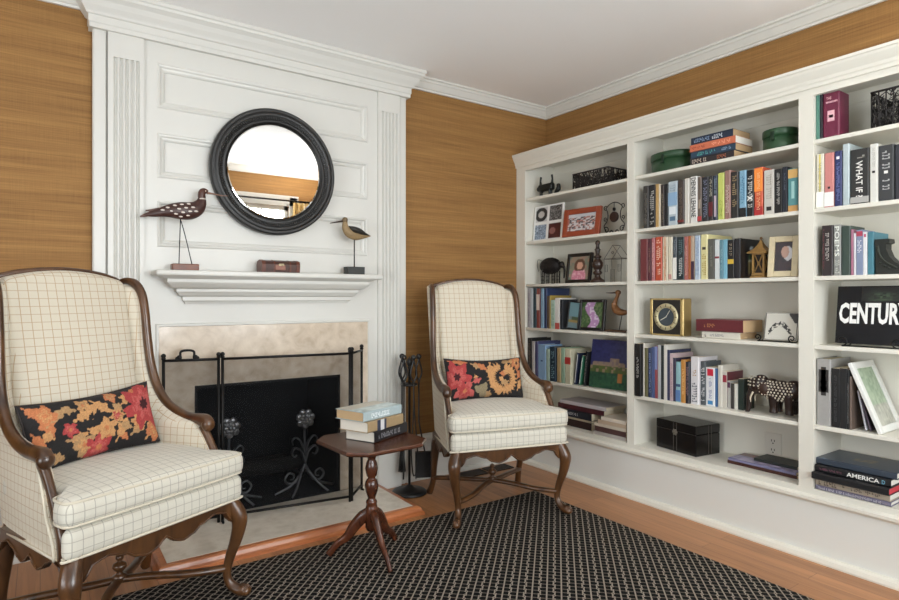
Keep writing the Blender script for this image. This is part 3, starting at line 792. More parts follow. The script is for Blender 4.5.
leL = [(.30, .12, .44, .02, .07, tan_), (.38, .48, .48, .34, .06, gold), (.02, .98, .10, .80, .06, org), (.16, .42, .08, .55, .06, gold), (.74, .95, .70, .76, .05, gold), (.62, .44, .74, .30, .06, tan_), (.02, .30, .14, .12, .10, org), (.12, .62, .30, .92, .05, tan_), (.26, .30, .40, .42, .05, gold), (.48, .72, .42, .90, .05, gold), (.70, .60, .60, .80, .05, tan_), (.90, .30, .99, .10, .08, gold), (.70, .50, .76, .66, .05, gold), (.50, .22, .56, .34, .05, org), (.08, .20, .22, .08, .06, tan_), (.10, .95, .16, .45, .10, org), (.30, .62, .46, .78, .07, gold), (.46, .95, .60, .60, .06, gold), (.66, .72, .82, .92, .05, gold), (.58, .10, .72, .55, .06, gold), (.70, .18, .88, .42, .07, tan_), (.22, .35, .42, .28, .07, tan_), (.84, .05, .97, .40, .08, gold), (.44, .60, .50, .95, .03, gold), (.2, .85, .36, .80, .05, tan_), (.72, .90, .98, .95, .05, org), (.6, .3, .7, .1, .05, org), (.02, .6, .1, .3, .06, org)]
blR = [(.12, .55, .34, 6, red, pink, dk), (.20, .18, .24, 5, pink, red, org), (.92, .85, .16, 5, org, gold, dk), (.42, .20, .17, 3, gy, gy, gy)]
leR = []
for k in range(26):                                        # the large golden scroll
    a0, a1 = k*.24, (k+1.6)*.24
    if 1.0 < a0 < 1.5: continue
    leR.append((.70+.150*math.cos(a0), .50+.33*math.sin(a0), .70+.150*math.cos(a1), .50+.33*math.sin(a1), .095, gold))
leR += [(.60, .30, .66, .02, .08, gold), (.80, .62, .70, .70, .06, gold), (.78, .42, .66, .34, .07, tan_), (.90, .45, .99, .7, .07, org), (.36, .95, .52, .70, .06, org), (.84, .98, .70, .90, .06, tan_), (.44, .10, .56, .03, .07, tan_), (.56, .95, .52, .45, .08, gold), (.52, .55, .62, .08, .08, gold), (.66, .62, .76, .60, .06, org), (.72, .40, .64, .52, .05, gold), (.30, .90, .44, .78, .06, tan_), (.28, .36, .44, .52, .05, pink), (.76, .9, .99, .98, .06, gold), (.88, .15, .99, .5, .06, gold), (.34, .62, .36, .45, .04, gold), (.70, .22, .8, .3, .05, org), (.02, .95, .3, .9, .05, org)]
def pillow_T(base, ang, x, y, z, lean, roll, yaw=0):
    return Matrix.Translation(base) @ Matrix.Rotation(ang, 4, 'Z') @ Matrix.Translation((x, y, z)) @ Matrix.Rotation(yaw, 4, 'Z') @ Matrix.Rotation(-lean, 4, 'X') @ Matrix.Rotation(roll, 4, 'Y')
pillow('lumbar_pillow', 'long black pillow with coral and gold flowers on the left wing chair', 0, pillow_T(LC, A_L, -.022, .395, .645, math.radians(16), math.radians(-3)), blL, leL, None)
pillow('lumbar_pillow', 'black pillow with a large golden scroll and rose on the right wing chair', 0, pillow_T(RC, A_R, .0, .395, .645, math.radians(16), math.radians(1)), blR, leR, None)

# ================================================================ tilt-top side table
TB = Vector((1.145, 2.225, .010)); rot = math.radians(4)
tt = thing('side_table', 'small dark red mahogany tripod table with clipped corners between the two wing chairs', 'table', TB, rot)
h = .19; c = .062; zt = .497
oc = [(-h+c, -h), (h-c, -h), (h, -h+c), (h, h-c), (h-c, h), (-h+c, h), (-h, h-c), (-h, -h+c)]
b = MB(); vs = []
for k, z in ((.975, zt-.018), (1.0, zt-.012), (1.0, zt-.006), (.985, zt)):
    vs += [(x*k, y*k, z) for x, y in oc]
fs = [tuple(range(7, -1, -1)), tuple(range(24, 32))]+[(i*8+j, i*8+(j+1) % 8, (i+1)*8+(j+1) % 8, (i+1)*8+j) for i in range(3) for j in range(8)]
b.add(vs, fs); b.build('table_top', M['mahog'], tt, local=True)
MB().box(-.07, .07, -.022, .022, zt-.034, zt-.018).box(-.022, .022, -.09, .09, zt-.030, zt-.018).build('top_block', M['mahog'], tt, local=True)
MB().lathe([(.030, .462), (.030, .430), (.019, .424), (.016, .412), (.022, .400), (.027, .375), (.022, .345), (.016, .338), (.016, .332), (.021, .328), (.026, .318), (.029, .300), (.025, .278), (.017, .255), (.016, .246), (.022, .240), (.024, .232), (.022, .226), (.024, .215), (.027, .205), (.027, .13), (.020, .115), (.006, .106), (0, .105)][::-1], 20).build('pedestal', M['mahog'], tt, local=True)
for fx, fy in ((1.128, 2.035), (.995, 2.318), (1.300, 2.300)):
    d = Matrix.Rotation(-rot, 4, 'Z') @ Vector((fx-TB.x, fy-TB.y, 0)); L_ = d.length; d.normalize()
    P_ = spline([(d.x*r, d.y*r, z, w_) for r, z, w_ in ((.012, .185, .022), (.040, .168, .022), (.075, .128, .019), (L_*.58, .088, .016), (L_*.80, .062, .013), (L_*.94, .032, .012), (L_*1.02, .016, .012))], 5)
    MB().tube([p[:3] for p in P_], [p[3] for p in P_], 10, sq=3, flat=(1.2, .75)).build('leg', M['mahog'], tt, local=True)

# ================================================================ generic book
def book_parts(t, th, ht, dp, col, rough=.45, hard=False, pages=None, name_col=None, spine_round=.0, edge=None):
    """local: spine at x=0 facing -x, pages to +x, thickness along y (centred), height along z"""
    rgb = [int(col[i:i+2], 16)/255 for i in (1, 3, 5)]; gy_ = sum(rgb)/3; rgb = [max(0, (gy_+(c-gy_)*.84)*.93) for c in rgb]; col = '#%02x%02x%02x' % tuple(int(c*255) for c in rgb)
    cm = plain(col, rough, var=.08, scale=60); k = .0022 if hard else .0009; ov = .004 if hard else .0
    b = MB(); rr = min(.004 if hard else .0015, th*.3)
    prof = [(dp, -th/2), (rr, -th/2), (0, -th/2+rr), (-spine_round, 0), (0, th/2-rr), (rr, th/2), (dp, th/2), (dp, th/2-k), (rr+k, th/2-k), (k+.0005, th/2-rr-k), (k+.0005, -th/2+rr+k), (rr+k, -th/2+k), (dp, -th/2+k)]
    n = len(prof); vs = [(x, y, 0) for x, y in prof]+[(x, y, ht) for x, y in prof]
    fs = [(i, (i+1) % n, n+(i+1) % n, n+i) for i in range(n)]
    for z_ in (0, n):                        # end caps as quads
        for q in ((0, 1, 11, 12), (1, 2, 10, 11), (2, 3, 10), (3, 9, 10), (3, 4, 9), (4, 5, 8, 9), (5, 6, 7, 8)): fs.append(tuple(z_+i for i in (q if z_ == 0 else q[::-1])))
    b.add(vs, fs); b.build('cover', cm, t, local=True)
    MB().box(k+.001, dp-ov, -th/2+k+.0002, th/2-k-.0002, ov, ht-ov).build('pages', pages or M['pages'], t, local=True)
BOOKS = []
def book(T, th, ht, dp, col, label, group, **kw):
    t = thing('book', label, 'book', (0, 0, 0), mat=T, group=group); BOOKS.append(label)
    book_parts(t, th, ht, dp, col, **kw); return t
def spine_text(t, s, th, ht, col, f0=.1, f1=.9, wf=.6, up=False, y_off=0, name='lettering', bold=0.0):
    """lettering on a spine, local frame of book_parts; f0..f1 measured from the bottom"""
    M4 = W[t]; R3 = M4.to_3x3(); m_ = col if not isinstance(col, str) else plain(col, .5, var=.02)
    if up:    # letters upright across the spine
        return text(s, th*wf, ht*(f1-f0), M4 @ Vector((-.0006-0, th*wf/2+y_off, ht*f0)), R3 @ Vector((0, -1, 0)), R3 @ Vector((0, 0, 1)), m_, t, name, bold=bold)
    return text(s, ht*(f1-f0), th*wf, M4 @ Vector((-.0006, th*wf/2+y_off, ht*f1)), R3 @ Vector((0, 0, -1)), R3 @ Vector((0, -1, 0)), m_, t, name, bold=bold)
def scribble(t, th, ht, col, f0=.1, f1=.9, wf=.5, off=0, seed=None, name='spine_print'):
    """unreadably small print on a spine: a run of short strokes"""
    rnd = random.Random(seed if seed is not None else int(ht*1e5+th*1e6)); b = MB(); z = ht*f0; w = th*wf; st = max(.0035, w*.42)
    while z < ht*f1-st:
        if rnd.random() < .86:
            k = rnd.choice((0, 0, 1, 2)); y0, y1 = off-w/2, off+w/2
            if k == 1: y0 = off-w*.1
            if k == 2: y1 = off+w*.2
            b.box(-.0008, .0, y0, y1, z, z+st*.28).box(-.0008, .0, (y0 if k != 1 else off-w*.1), (y0 if k != 1 else off-w*.1)+w*.22, z, z+st*.75)
            if k == 0: b.box(-.0008, .0, y1-w*.22, y1, z, z+st*.6)
        z += st*1.12
    return b.build(name, plain(col, .5, var=.02), t, local=True)
def spine_band(t, th, ht, col, f0, f1, name='spine_band', wf=.98, dx=-.0005):
    b = MB().box(dx, .0, -th/2*wf, th/2*wf, ht*f0, ht*f1); return b.build(name, plain(col, .5, var=.03), t, local=True)
def flatT(x, y, z, ang):                     # book lying on its side, spine towards -x, then turned by ang
    return Matrix.Translation((x, y, z)) @ Matrix.Rotation(ang, 4, 'Z') @ Matrix.Rotation(PI/2, 4, 'X')
# three novels on the side table: spine faces the room; long axis runs to the right
def table_book(cx, cy, z, th, ln, dp, ang, **kw):
    """near left corner (cx, cy); ln along ang, dp to the back"""
    a = math.radians(ang); ux, uy = math.cos(a), math.sin(a)
    # local x (depth) -> (-uy, ux); local z (height) -> (ux, uy); local y (thickness) -> up
    return Matrix(((-uy, 0, ux, cx), (ux, 0, uy, cy), (0, 1, 0, z+th/2), (0, 0, 0, 1)))
zt += .010
G = 'novels stacked on the side table'
T1 = table_book(1.120, 2.150, zt, .046, .235, .155, 25)
k1 = book(T1, .046, .235, .155, '#1d1c20', 'black hardback, lowest of the stack on the side table', G, hard=True, pages=plain('#d9d4c8', .85, var=.1, scale=300))
T2 = table_book(1.085, 2.140, zt+.0462, .044, .232, .158, 22)
k2 = book(T2, .044, .232, .158, '#a88c62', 'tan hardback with a dark picture on its spine, middle of the stack on the table', G, hard=True, pages=plain('#d8d2c6', .85, var=.1, scale=300))
T3 = table_book(1.070, 2.150, zt+.0904, .040, .238, .160, 20)
k3 = book(T3, .040, .238, .160, '#a9bcc0', 'pale blue jacketed hardback, topmost on the side table', G, hard=True, pages=M['pages2'])
def spine_text_x(t, s, th, ht, col, f0, f1, wf, name='lettering'):
    """reads along +local z with up = +thickness (flat books seen from the spine)"""
    M4 = W[t]; R3 = M4.to_3x3()
    return text(s, ht*(f1-f0), th*wf, M4 @ Vector((-.0006, -th*wf/2, ht*f0)), R3 @ Vector((0, 0, 1)), R3 @ Vector((0, 1, 0)), plain(col, .5, var=.02), t, name)
scribble(k1, .046, .235, '#8d8d92', .12, .78, .42)
spine_band(k2, .044, .232, '#2d3346', .25, .50, 'spine_picture'); spine_band(k2, .044, .232, '#c9cacb', .34, .44, 'spine_picture', dx=-.0009)
scribble(k3, .040, .238, '#e9eeee', .2, .7, .5)
fnj = lambda u, v: tuple(min(1, .62+.22*hsh(int(u*9), int(v*7))+c) for c in (0, .06, .06)) if v < .55 else (.74, .72, .66)
for t_, f_ in ((k3, fnj),):
    q = picture(f_, 24, 16, W[t_] @ Vector((.003, .0203, .003)), W[t_].to_3x3() @ Vector((0, 0, .232)), W[t_].to_3x3() @ Vector((.152, 0, 0)))
    q.build('cover_print', M['art'], t_, fixn=False)
# ================================================================ folding fire screen
HT = .041
Pp = [Vector((.455, 2.965)), Vector((.700, 2.905)), Vector((1.330, 2.812)), Vector((1.462, 2.955))]
fsn = thing('fire_screen', 'folding black iron fire screen with wire mesh and a scrolled handle on the hearth', 'fire screen', (.95, 2.88, HT))
ztop = .812
for i in range(3):
    a, c_ = Pp[i], Pp[i+1]; d = (c_-a).normalized(); a2, c2 = a+d*.0085, c_-d*.0085
    b = MB()
    for q in (a2, c2): b.tube([(q.x, q.y, HT+.002), (q.x, q.y, ztop+.008)], 0.0072, 8)
    for z in (HT+.028, ztop): b.tube([(a2.x, a2.y, z), (c2.x, c2.y, z)], .0065, 8)
    fr = b.build('panel_frame', M['iron'], fsn)
    b = MB(); b.add([(a2.x, a2.y, HT+.028), (c2.x, c2.y, HT+.028), (c2.x, c2.y, ztop), (a2.x, a2.y, ztop)], [(0, 1, 2, 3)])
    b.build('wire_mesh', M['mesh'], fr)
    for q in (a2, c2):
        MB().ball((q.x, q.y, ztop+.022), .0115, 10).lathe([(.010, 0), (.010, .006), (.006, .010)], 10, T=Matrix.Translation((q.x, q.y, ztop+.006))).build('finial', M['iron'], fsn)
    MB().tube([(a2.x, a2.y, HT+.008), (a2.x-d.y*-.03, a2.y-.035, HT+.008)] if i < 2 else [(c2.x, c2.y, HT+.008), (c2.x, c2.y-.02, HT+.008)], .006, 6).build('foot', M['iron'], fsn)
a, c_ = Pp[0], Pp[1]; d = (c_-a).normalized(); mid = a+(c_-a)*.43
def SP(u, z): q = mid+d*(u*.78); return (q.x, q.y, ztop+z*.8)
P_ = spline([SP(-.048, .020), SP(-.060, .012), SP(-.050, .006), SP(-.036, .012), SP(-.038, .030), SP(-.036, .048), SP(-.018, .056), SP(.018, .056), SP(.036, .048), SP(.038, .030), SP(.036, .012), SP(.050, .006), SP(.060, .012), SP(.048, .020)], 5)
MB().tube(P_, .0055, 8).ball(SP(-.046, .018), .010, 8).ball(SP(.046, .018), .010, 8).build('handle', M['iron'], fsn)

# ---------------------------------------------------------------- andirons
steel = plain('#6d6f72', .38, .85, .25, 40)
def spiral(cx, cz, r0, r1, a0, a1, y, n=24):
    return [(cx+(r0+(r1-r0)*k/n)*math.cos(a0+(a1-a0)*k/n), y, cz+(r0+(r1-r0)*k/n)*math.sin(a0+(a1-a0)*k/n)) for k in range(n+1)]
def andiron(x, y, label):
    t = thing('andiron', label, 'andiron', (x, y, .042), group='wrought flower andirons in the firebox')
    X = lambda dx, z: (x+dx, y, .042+z)
    b = MB(); b.tube(spline([X(0, .14), X(.002, .22), X(-.002, .30), X(0, .345)], 5), .008, 8)
    for s_ in (-1, 1):
        b.tube(spline([X(0, .15), X(s_*.03, .09), X(s_*.085, .04), X(s_*.135, .022), X(s_*.165, .012)], 6), [.010, .008, .006], 8)
        b.tube(spline([X(s_*.01, .13), X(s_*.045, .065), X(s_*.09, .055), X(s_*.11, .085), X(s_*.088, .112), X(s_*.062, .10), X(s_*.065, .078), X(s_*.082, .076)], 6), [.008, .006, .004], 8)
        b.tube(spline([(x+s_*.02, y-.003, .042+.11), (x+s_*.06, y-.05, .042+.05), (x+s_*.10, y-.085, .042+.008)], 6), [.009, .006], 8)
    b.build('stand', steel, t)
    b = MB()
    for s_ in (-1, 1):                       # curling leaves up the stem
        b.tube(spline([X(0, .16), X(s_*.02, .22), X(s_*.055, .245), X(s_*.072, .222), X(s_*.060, .198), X(s_*.045, .205)], 6), [.011, .010, .006], 8, flat=(1.4, .5), up=(0, 1, 0))
        b.tube(spline([X(0, .20), X(s_*.02, .27), X(s_*.05, .30), X(s_*.070, .285), X(s_*.066, .262)], 6), [.010, .009, .005], 8, flat=(1.4, .5), up=(0, 1, 0))
    b.build('scroll_leaf', steel, t)
    b = MB()
    for k in range(7):
        a_ = 2*PI*k/7+.2; b.ball((x+.036*math.cos(a_), y-.012, .042+.40+.036*math.sin(a_)), (.020, .010, .020), 10)
        a_ += .4; b.ball((x+.020*math.cos(a_), y-.022, .042+.40+.020*math.sin(a_)), (.013, .008, .013), 8)
    b.ball((x, y-.026, .042+.40), .012, 10); b.lathe([(.004, .335), (.018, .36), (.030, .385), (.004, .385)], 10, T=Matrix.Translation((x, y, .042)))
    b.build('flower_head', plain('#8f9194', .3, .85, .2, 60), t)
    MB().tube([(x, y, .046+.12), (x, y+.03, .042+.08), (x, y+.30, .042+.08), (x, y+.30, .046)], .010, 8).build('log_bar', M['iron'], t)
    return t
andiron(1.190, 3.105, 'wrought iron andiron with a flower head behind the screen, nearer the side table')
andiron(.79, 3.105, 'wrought iron andiron with a flower head behind the screen, nearer the left chair')
# charred logs
for k, (x0, x1, yy, zz, r_) in enumerate(((.74, 1.23, 3.24, .172, .040), (.70, 1.16, 3.33, .172, .036))):
    b = MB(); P_ = spline([(x0, yy, zz, r_), (x0+.15, yy+.01, zz+.005, r_*1.05), (x0+.3, yy-.01, zz, r_*.95), (x1, yy+.005, zz+.002, r_)], 6)
    b.tube([p[:3] for p in P_], [p[3] for p in P_], 12); o = b.build('fire_log', plain('#141210', .95, 0, .4, 30, .6), origin=((x0+x1)/2, yy, zz-.04))
    tag(o, ('charred log on the andirons, front one', 'charred log on the andirons, rear one')[k], 'log', 'charred logs in the firebox')

# ---------------------------------------------------------------- fireplace tools
TS = Vector((1.714, 2.868, 0))
ts = thing('fireplace_tool_stand', 'black iron stand with a round base holding the fireplace tools', 'tool stand', TS)
MB().lathe([(.098, 0), (.100, .008), (.090, .016), (.075, .020), (.060, .021), (.030, .030), (.012, .045), (0, .046)], 32, T=Matrix.Translation(TS)).build('base', M['black'], ts)
MB().lathe([(.007, .03), (.007, .70), (.012, .705), (.007, .712), (.014, .725), (.018, .74), (.012, .755), (.004, .765), (0, .77)], 12, T=Matrix.Translation(TS)).build('pole', M['black'], ts)
b = MB(); zz = .612
b.lathe([(.006, zz-.006), (.044, zz-.006), (.046, zz), (.044, zz+.006), (.006, zz+.006)], 24, T=Matrix.Translation(TS)); b.build('tool_ring', M['black'], ts)
def handle(b, q, z0):
    for s_ in (-1, 1):
        b.tube(spline([(q.x, q.y, z0), (q.x+s_*.018, q.y, z0+.035), (q.x+s_*.018, q.y, z0+.065), (q.x+s_*.006, q.y, z0+.105), (q.x, q.y, z0+.125)], 4), .0055, 6)
    b.ball((q.x, q.y, z0+.138), .016, 10); b.ball((q.x, q.y, z0-.002), .008, 8)
for nm, ang, lab in (('poker', 205, 'black iron poker with a caged handle hanging on the tool stand'), ('hearth_shovel', -20, 'black ash shovel with a square pan hanging on the tool stand'), ('hearth_brush', 110, 'black hearth brush hanging behind on the tool stand'), ('fire_tongs', 265, 'black iron fire tongs hanging in front on the tool stand')):
    a_ = math.radians(ang); q = TS+Vector((.054*math.cos(a_), .054*math.sin(a_), 0))
    t = thing(nm, lab, 'fireplace tool', (q.x, q.y, .10)); zt_ = .625
    b = MB(); handle(b, q, zt_+.005); b.build('handle', M['black'], t)
    b = MB()
    if nm == 'poker':
        b.tube([(q.x, q.y, .64), (q.x, q.y, .14), (q.x-.004, q.y, .09)], .0045, 8); b.tube([(q.x, q.y, .15), (q.x-.018, q.y, .135), (q.x-.024, q.y, .155)], [.005, .003], 6); b.build('shaft', M['black'], t)
    elif nm == 'hearth_shovel':
        b.tube([(q.x, q.y, .64), (q.x, q.y, .40), (q.x+.024, q.y-.030, .22)], .0045, 8).build('shaft', M['black'], t)
        b = MB(); Tq = Matrix.Translation((q.x+.024, q.y-.030, .085)) @ Matrix.Rotation(math.radians(-25), 4, 'Z')
        b.box(-.055, .055, -.003, .003, 0, .15, T=Tq).box(-.057, -.052, -.022, .003, 0, .15, T=Tq).box(.052, .057, -.022, .003, 0, .15, T=Tq).box(-.055, .055, -.022, .003, .145, .15, T=Tq); b.build('pan', M['black'], t)
    elif nm == 'hearth_brush':
        b.tube([(q.x, q.y, .64), (q.x, q.y, .22)], .0045, 8).build('shaft', M['black'], t)
        b = MB()
        for k in range(60):
            a2 = 2*PI*k/60*7.3; r_ = .022*math.sqrt(k/60); b.tube([(q.x+r_*.5*math.cos(a2), q.y+r_*.5*math.sin(a2), .23), (q.x+r_*math.cos(a2), q.y+r_*math.sin(a2), .11)], .0015, 4)
        b.build('bristles', M['black'], t)
    else:
        for s_ in (-1, 1): b.tube(spline([(q.x, q.y, .64), (q.x+s_*.004, q.y-.004, .45), (q.x+s_*.020, q.y-.008, .26), (q.x+s_*.012, q.y-.008, .14), (q.x+s_*.002, q.y-.008, .11)], 5), .004, 6)
        b.build('arms', M['black'], t)

# ================================================================ mantel ornaments
YO = 2.935
def mp(px, py, Y=YO): return pY(px, py, Y)
def loft(b, pts, T=None, n=16, flat=(1, 1)):  # (x, y, z, r) along a path
    P_ = spline(pts, 5); b.tube([p[:3] for p in P_], [max(.0005, p[3]) for p in P_], n, flat=flat, up=(0, 1, 0)); return b
def M4(px, py, r, Y=YO, dy=0): p = mp(px, py, Y); return (p.x, p.y+dy, p.z, r)
# brown spotted shorebird on two wire legs
t = thing('wooden_shorebird', 'carved brown shorebird with white spots on two wire legs, left end of the mantel', 'bird figurine', (mp(186, 267).x, YO, MZ+.0004))
c = mp(186, 267); 
MB().bevbox(c.x-.062, c.x+.052, YO-.028, YO+.028, MZ+.0004, MZ+.030, .003).build('base_block', wood_mat('#4d2616', '#7c4426', .5, (6, 30, 30)), t)
b = MB(); loft(b, [M4(144, 215, .004), M4(152, 214, .013), M4(162, 212, .022), M4(171, 210.8, .032), M4(181, 210.8, .040), M4(190, 210.8, .040), M4(197, 208, .035), M4(201, 203, .025), M4(202, 198, .017), M4(202, 195, .0155)], flat=(.7, 1))
brown = plain('#3c211b', .4, 0, .3, 50)
b.build('body', brown, t)
b = MB(); loft(b, [M4(202, 200, .0155), M4(201.5, 195, .017), M4(203, 191.5, .016), M4(206.5, 191.5, .011), M4(208, 192, .006)]); b.build('head', plain('#4a2a20', .4, 0, .2, 50), t)
b = MB(); q = mp(202, 199); b.lathe([(.0165, -.003), (.0170, 0), (.0165, .003)], 16, T=Matrix.Translation(q)); b.build('neck_ring', plain('#c9bfb2', .6), t)
b = MB(); P_ = spline([M4(207, 193, .006), M4(214, 194, .0035), M4(221, 195.5, .003), M4(228, 196, .0012)], 4); b.tube([p[:3] for p in P_], [p[3] for p in P_], 8); b.build('beak', plain('#7b5a4a', .45, 0, .2, 60), t)
for q0, q1 in (((140, 216), (152, 210)), ((145, 210.3), (160, 210))):
    pass
b = MB(); loft(b, [M4(140, 216.5, .003), M4(146, 215, .008), M4(153, 212.5, .010)], flat=(.4, 1)); loft(b, [M4(145.5, 210.5, .003), M4(152, 210.3, .006), M4(160, 209.5, .010)], flat=(.5, 1)); b.build('tail', plain('#54392f', .5, 0, .3, 60), t)
b = MB()
for i, (px, py) in enumerate(((167, 208), (174, 206), (181, 205), (188, 204.5), (171, 211.5), (178, 209.5), (185, 208.5), (192, 208), (175, 214.5), (182, 213), (189, 212), (162, 210.5), (180, 217), (187, 216), (195, 212))):
    q = mp(px, py); cy_ = 210.8; f = min(.96, abs(py-cy_)/8.6); rr_ = .028 if px > 172 else .020
    b.ball((q.x, YO-rr_*math.sqrt(1-f*f)*.98, q.z), (.0095, .0035, .0042), 8)
b.build('wing_spots', plain('#d9cfc6', .6, 0, .1), t)
q = mp(205, 191.5); MB().ball((q.x, YO-.013, q.z), .0032, 8).build('eye', plain('#d7cbb8', .4), t)
for x1 in (179, 192):
    a_, c_ = mp(180.5 if x1 == 179 else 180.5, 219), mp(x1, 260); MB().tube(spline([(a_.x, YO, a_.z), ((a_.x*.6+c_.x*.4), YO, a_.z*.6+c_.z*.4), (c_.x, YO, MZ+.028)], 4), .0022, 6).build('leg', M['iron'], t)
# leather casket
c = mp(278, 270)
t = thing('leather_casket', 'small brown leather casket with a brass catch at the middle of the mantel', 'box', (c.x, YO, MZ+.0004))
x0, x1 = mp(259.5, 268).x, mp(297, 268).x; lea = plain('#3f241c', .4, 0, .35, 40, .3); zb = MZ+.062; y0, y1 = YO-.042, YO+.042
def trunk_outline(k=0): return [(y0+.003-k, MZ+.0005), (y1-.003+k, MZ+.0005), (y1+k, MZ+.02), (y1+.002+k, zb-.022), (y1-.006+k, zb-.008+k), (YO, zb+k), (y0+.006-k, zb-.008+k), (y0-.002-k, zb-.022), (y0-k, MZ+.02)]
MB().prism(trunk_outline(), 'x', x0, x1).build('body', lea, t)
for xa in (x0-.001, x0+(x1-x0)*.30, x1-.018, x0+(x1-x0)*.72):
    MB().prism(trunk_outline(.0016), 'x', xa, xa+(.018 if xa > x1-.03 or xa < x0+.002 else .008)).build('leather_strap', plain('#5c3020', .4, 0, .3, 60), t)
b = MB().bevbox((x0+x1)/2-.03, (x0+x1)/2+.02, y0-.005, y0, MZ+.012, zb-.024, .002); b.build('front_panel', plain('#8a5a48', .45, 0, .25, 70), t)
b = MB().bevbox((x0+x1)/2-.014, (x0+x1)/2+.012, y0-.008, y0-.002, zb-.030, zb-.018, .002).tube([((x0+x1)/2-.01, y0-.009, zb-.024), ((x0+x1)/2+.008, y0-.009, zb-.024)], .003, 6); b.build('catch', plain('#b9a98a', .35, .7), t)
# shorebird on rod and black block
YO2 = YO
c = mp(354.5, 271)
t = thing('shorebird_decoy', 'tan and black shorebird decoy on a rod and black block, right on mantel', 'bird figurine', (c.x, YO, MZ+.0004))
MB().bevbox(c.x-.052, c.x+.048, YO-.03, YO+.03, MZ+.0004, MZ+.042, .002).build('base_block', plain('#2b2e2d', .55, 0, .15, 60), t)
a_ = mp(354.3, 240); MB().tube([(a_.x, YO, a_.z), (a_.x, YO, MZ+.04)], .0035, 8).build('rod', M['black'], t)
b = MB(); loft(b, [M4(345.5, 220, .0125), M4(345, 224, .015), M4(346, 229, .021), M4(350, 233, .028), M4(356, 235.5, .026), M4(362, 236, .017), M4(368, 236, .007), M4(371, 236, .001)], flat=(.85, 1)); b.build('body', plain('#8a7350', .55, 0, .35, 70), t)
b = MB(); loft(b, [M4(348.5, 226.5, .004), M4(352, 229.5, .021, YO, -.010), M4(358, 231.5, .022, YO, -.006), M4(364, 234, .014), M4(370, 235.8, .002)], flat=(1.25, .8)); b.build('wings', plain('#23211d', .5, 0, .2, 60), t)
b = MB(); loft(b, [M4(344.6, 222, .0125), M4(344.8, 220, .015), M4(345.5, 219.3, .012)]); b.ball(mp(345, 220), .0158, 12); b.build('head', plain('#6d5a3e', .55, 0, .3, 70), t)
b = MB(); P_ = [M4(342.5, 221, .006), M4(337, 222, .004), M4(330, 223.2, .0018)]; b.tube([p[:3] for p in P_], [p[3] for p in P_], 8); b.build('beak', plain('#3c3027', .5), t)
# ================================================================ things on the shelves
WHERE = {'L': 'left bay', 'M': 'middle bay', 'R': 'right bay'}
def Yat(px, X): return pX(px, 300, X).y
def Zat(px, py, X): return pX(px, py, X).z
BR = {'L': (2.971, 2.133), 'M': (2.084, 1.230), 'R': (1.169, .331)}
def row(X, zsh, group, items):
    bay = 'R' if items[0][0] > 800 else 'M' if items[0][0] > 630 else 'L'; last = BR[bay][0]
    """upright books: (px left, px right, py top, colour, label, options)"""
    for it in items:
        x0, x1, pt, col, lab = it[:5]; op = dict(it[5]) if len(it) > 5 else {}
        Xb = op.pop('X', X); y1, y0 = min(Yat(x0, Xb), last-.0004), max(Yat(x1, Xb), BR[bay][1]); th = max(.004, y1-y0-.0006); y0 = y1-th; last = y0; z1 = Zat((x0+x1)/2, pt, Xb); ht = z1-zsh
        if op.pop('absht', None): ht = op['ht']
        dp = op.pop('dp', min(.2, max(.12, ht*.68))); dp = min(dp, XB_-.008-Xb)
        lean = op.pop('lean', 0)
        ex = {k: op.pop(k) for k in list(op) if k in ('txt', 'scr', 'band', 'cov', 'hi')}
        op.setdefault('hard', ht > .20 and th > .02)
        T = Matrix.Translation((Xb, (y0+y1)/2, zsh+.0004+(abs(math.sin(lean))*th/2))) @ Matrix.Rotation(lean, 4, 'X')
        t = book(T, th, ht, dp, col, lab, group, **op)
        for bd in ex.get('band', []): spine_band(t, th, ht, *bd)
        for sc_ in ex.get('scr', []): scribble(t, th, ht, sc_[0], sc_[1], sc_[2], sc_[3], *(sc_[4:]))
        for s_, c_, f0, f1, wf in ex.get('txt', []): spine_text(t, s_, th, ht, c_, f0, f1, wf, bold=.01)
        if 'cov' in ex:                     # print on the side that faces the room's near end (-y)
            f = ex['cov']; q = picture(f, 14, 20, W[t] @ Vector((.004, -th/2-.0004, .003)), W[t].to_3x3() @ Vector((dp-.008, 0, 0)), W[t].to_3x3() @ Vector((0, 0, ht-.006)))
            q.build('cover_print', M['art'], t, fixn=False)
        if 'hi' in ex: pass
Wt, Bk = '#e4e1d8', '#19191b'
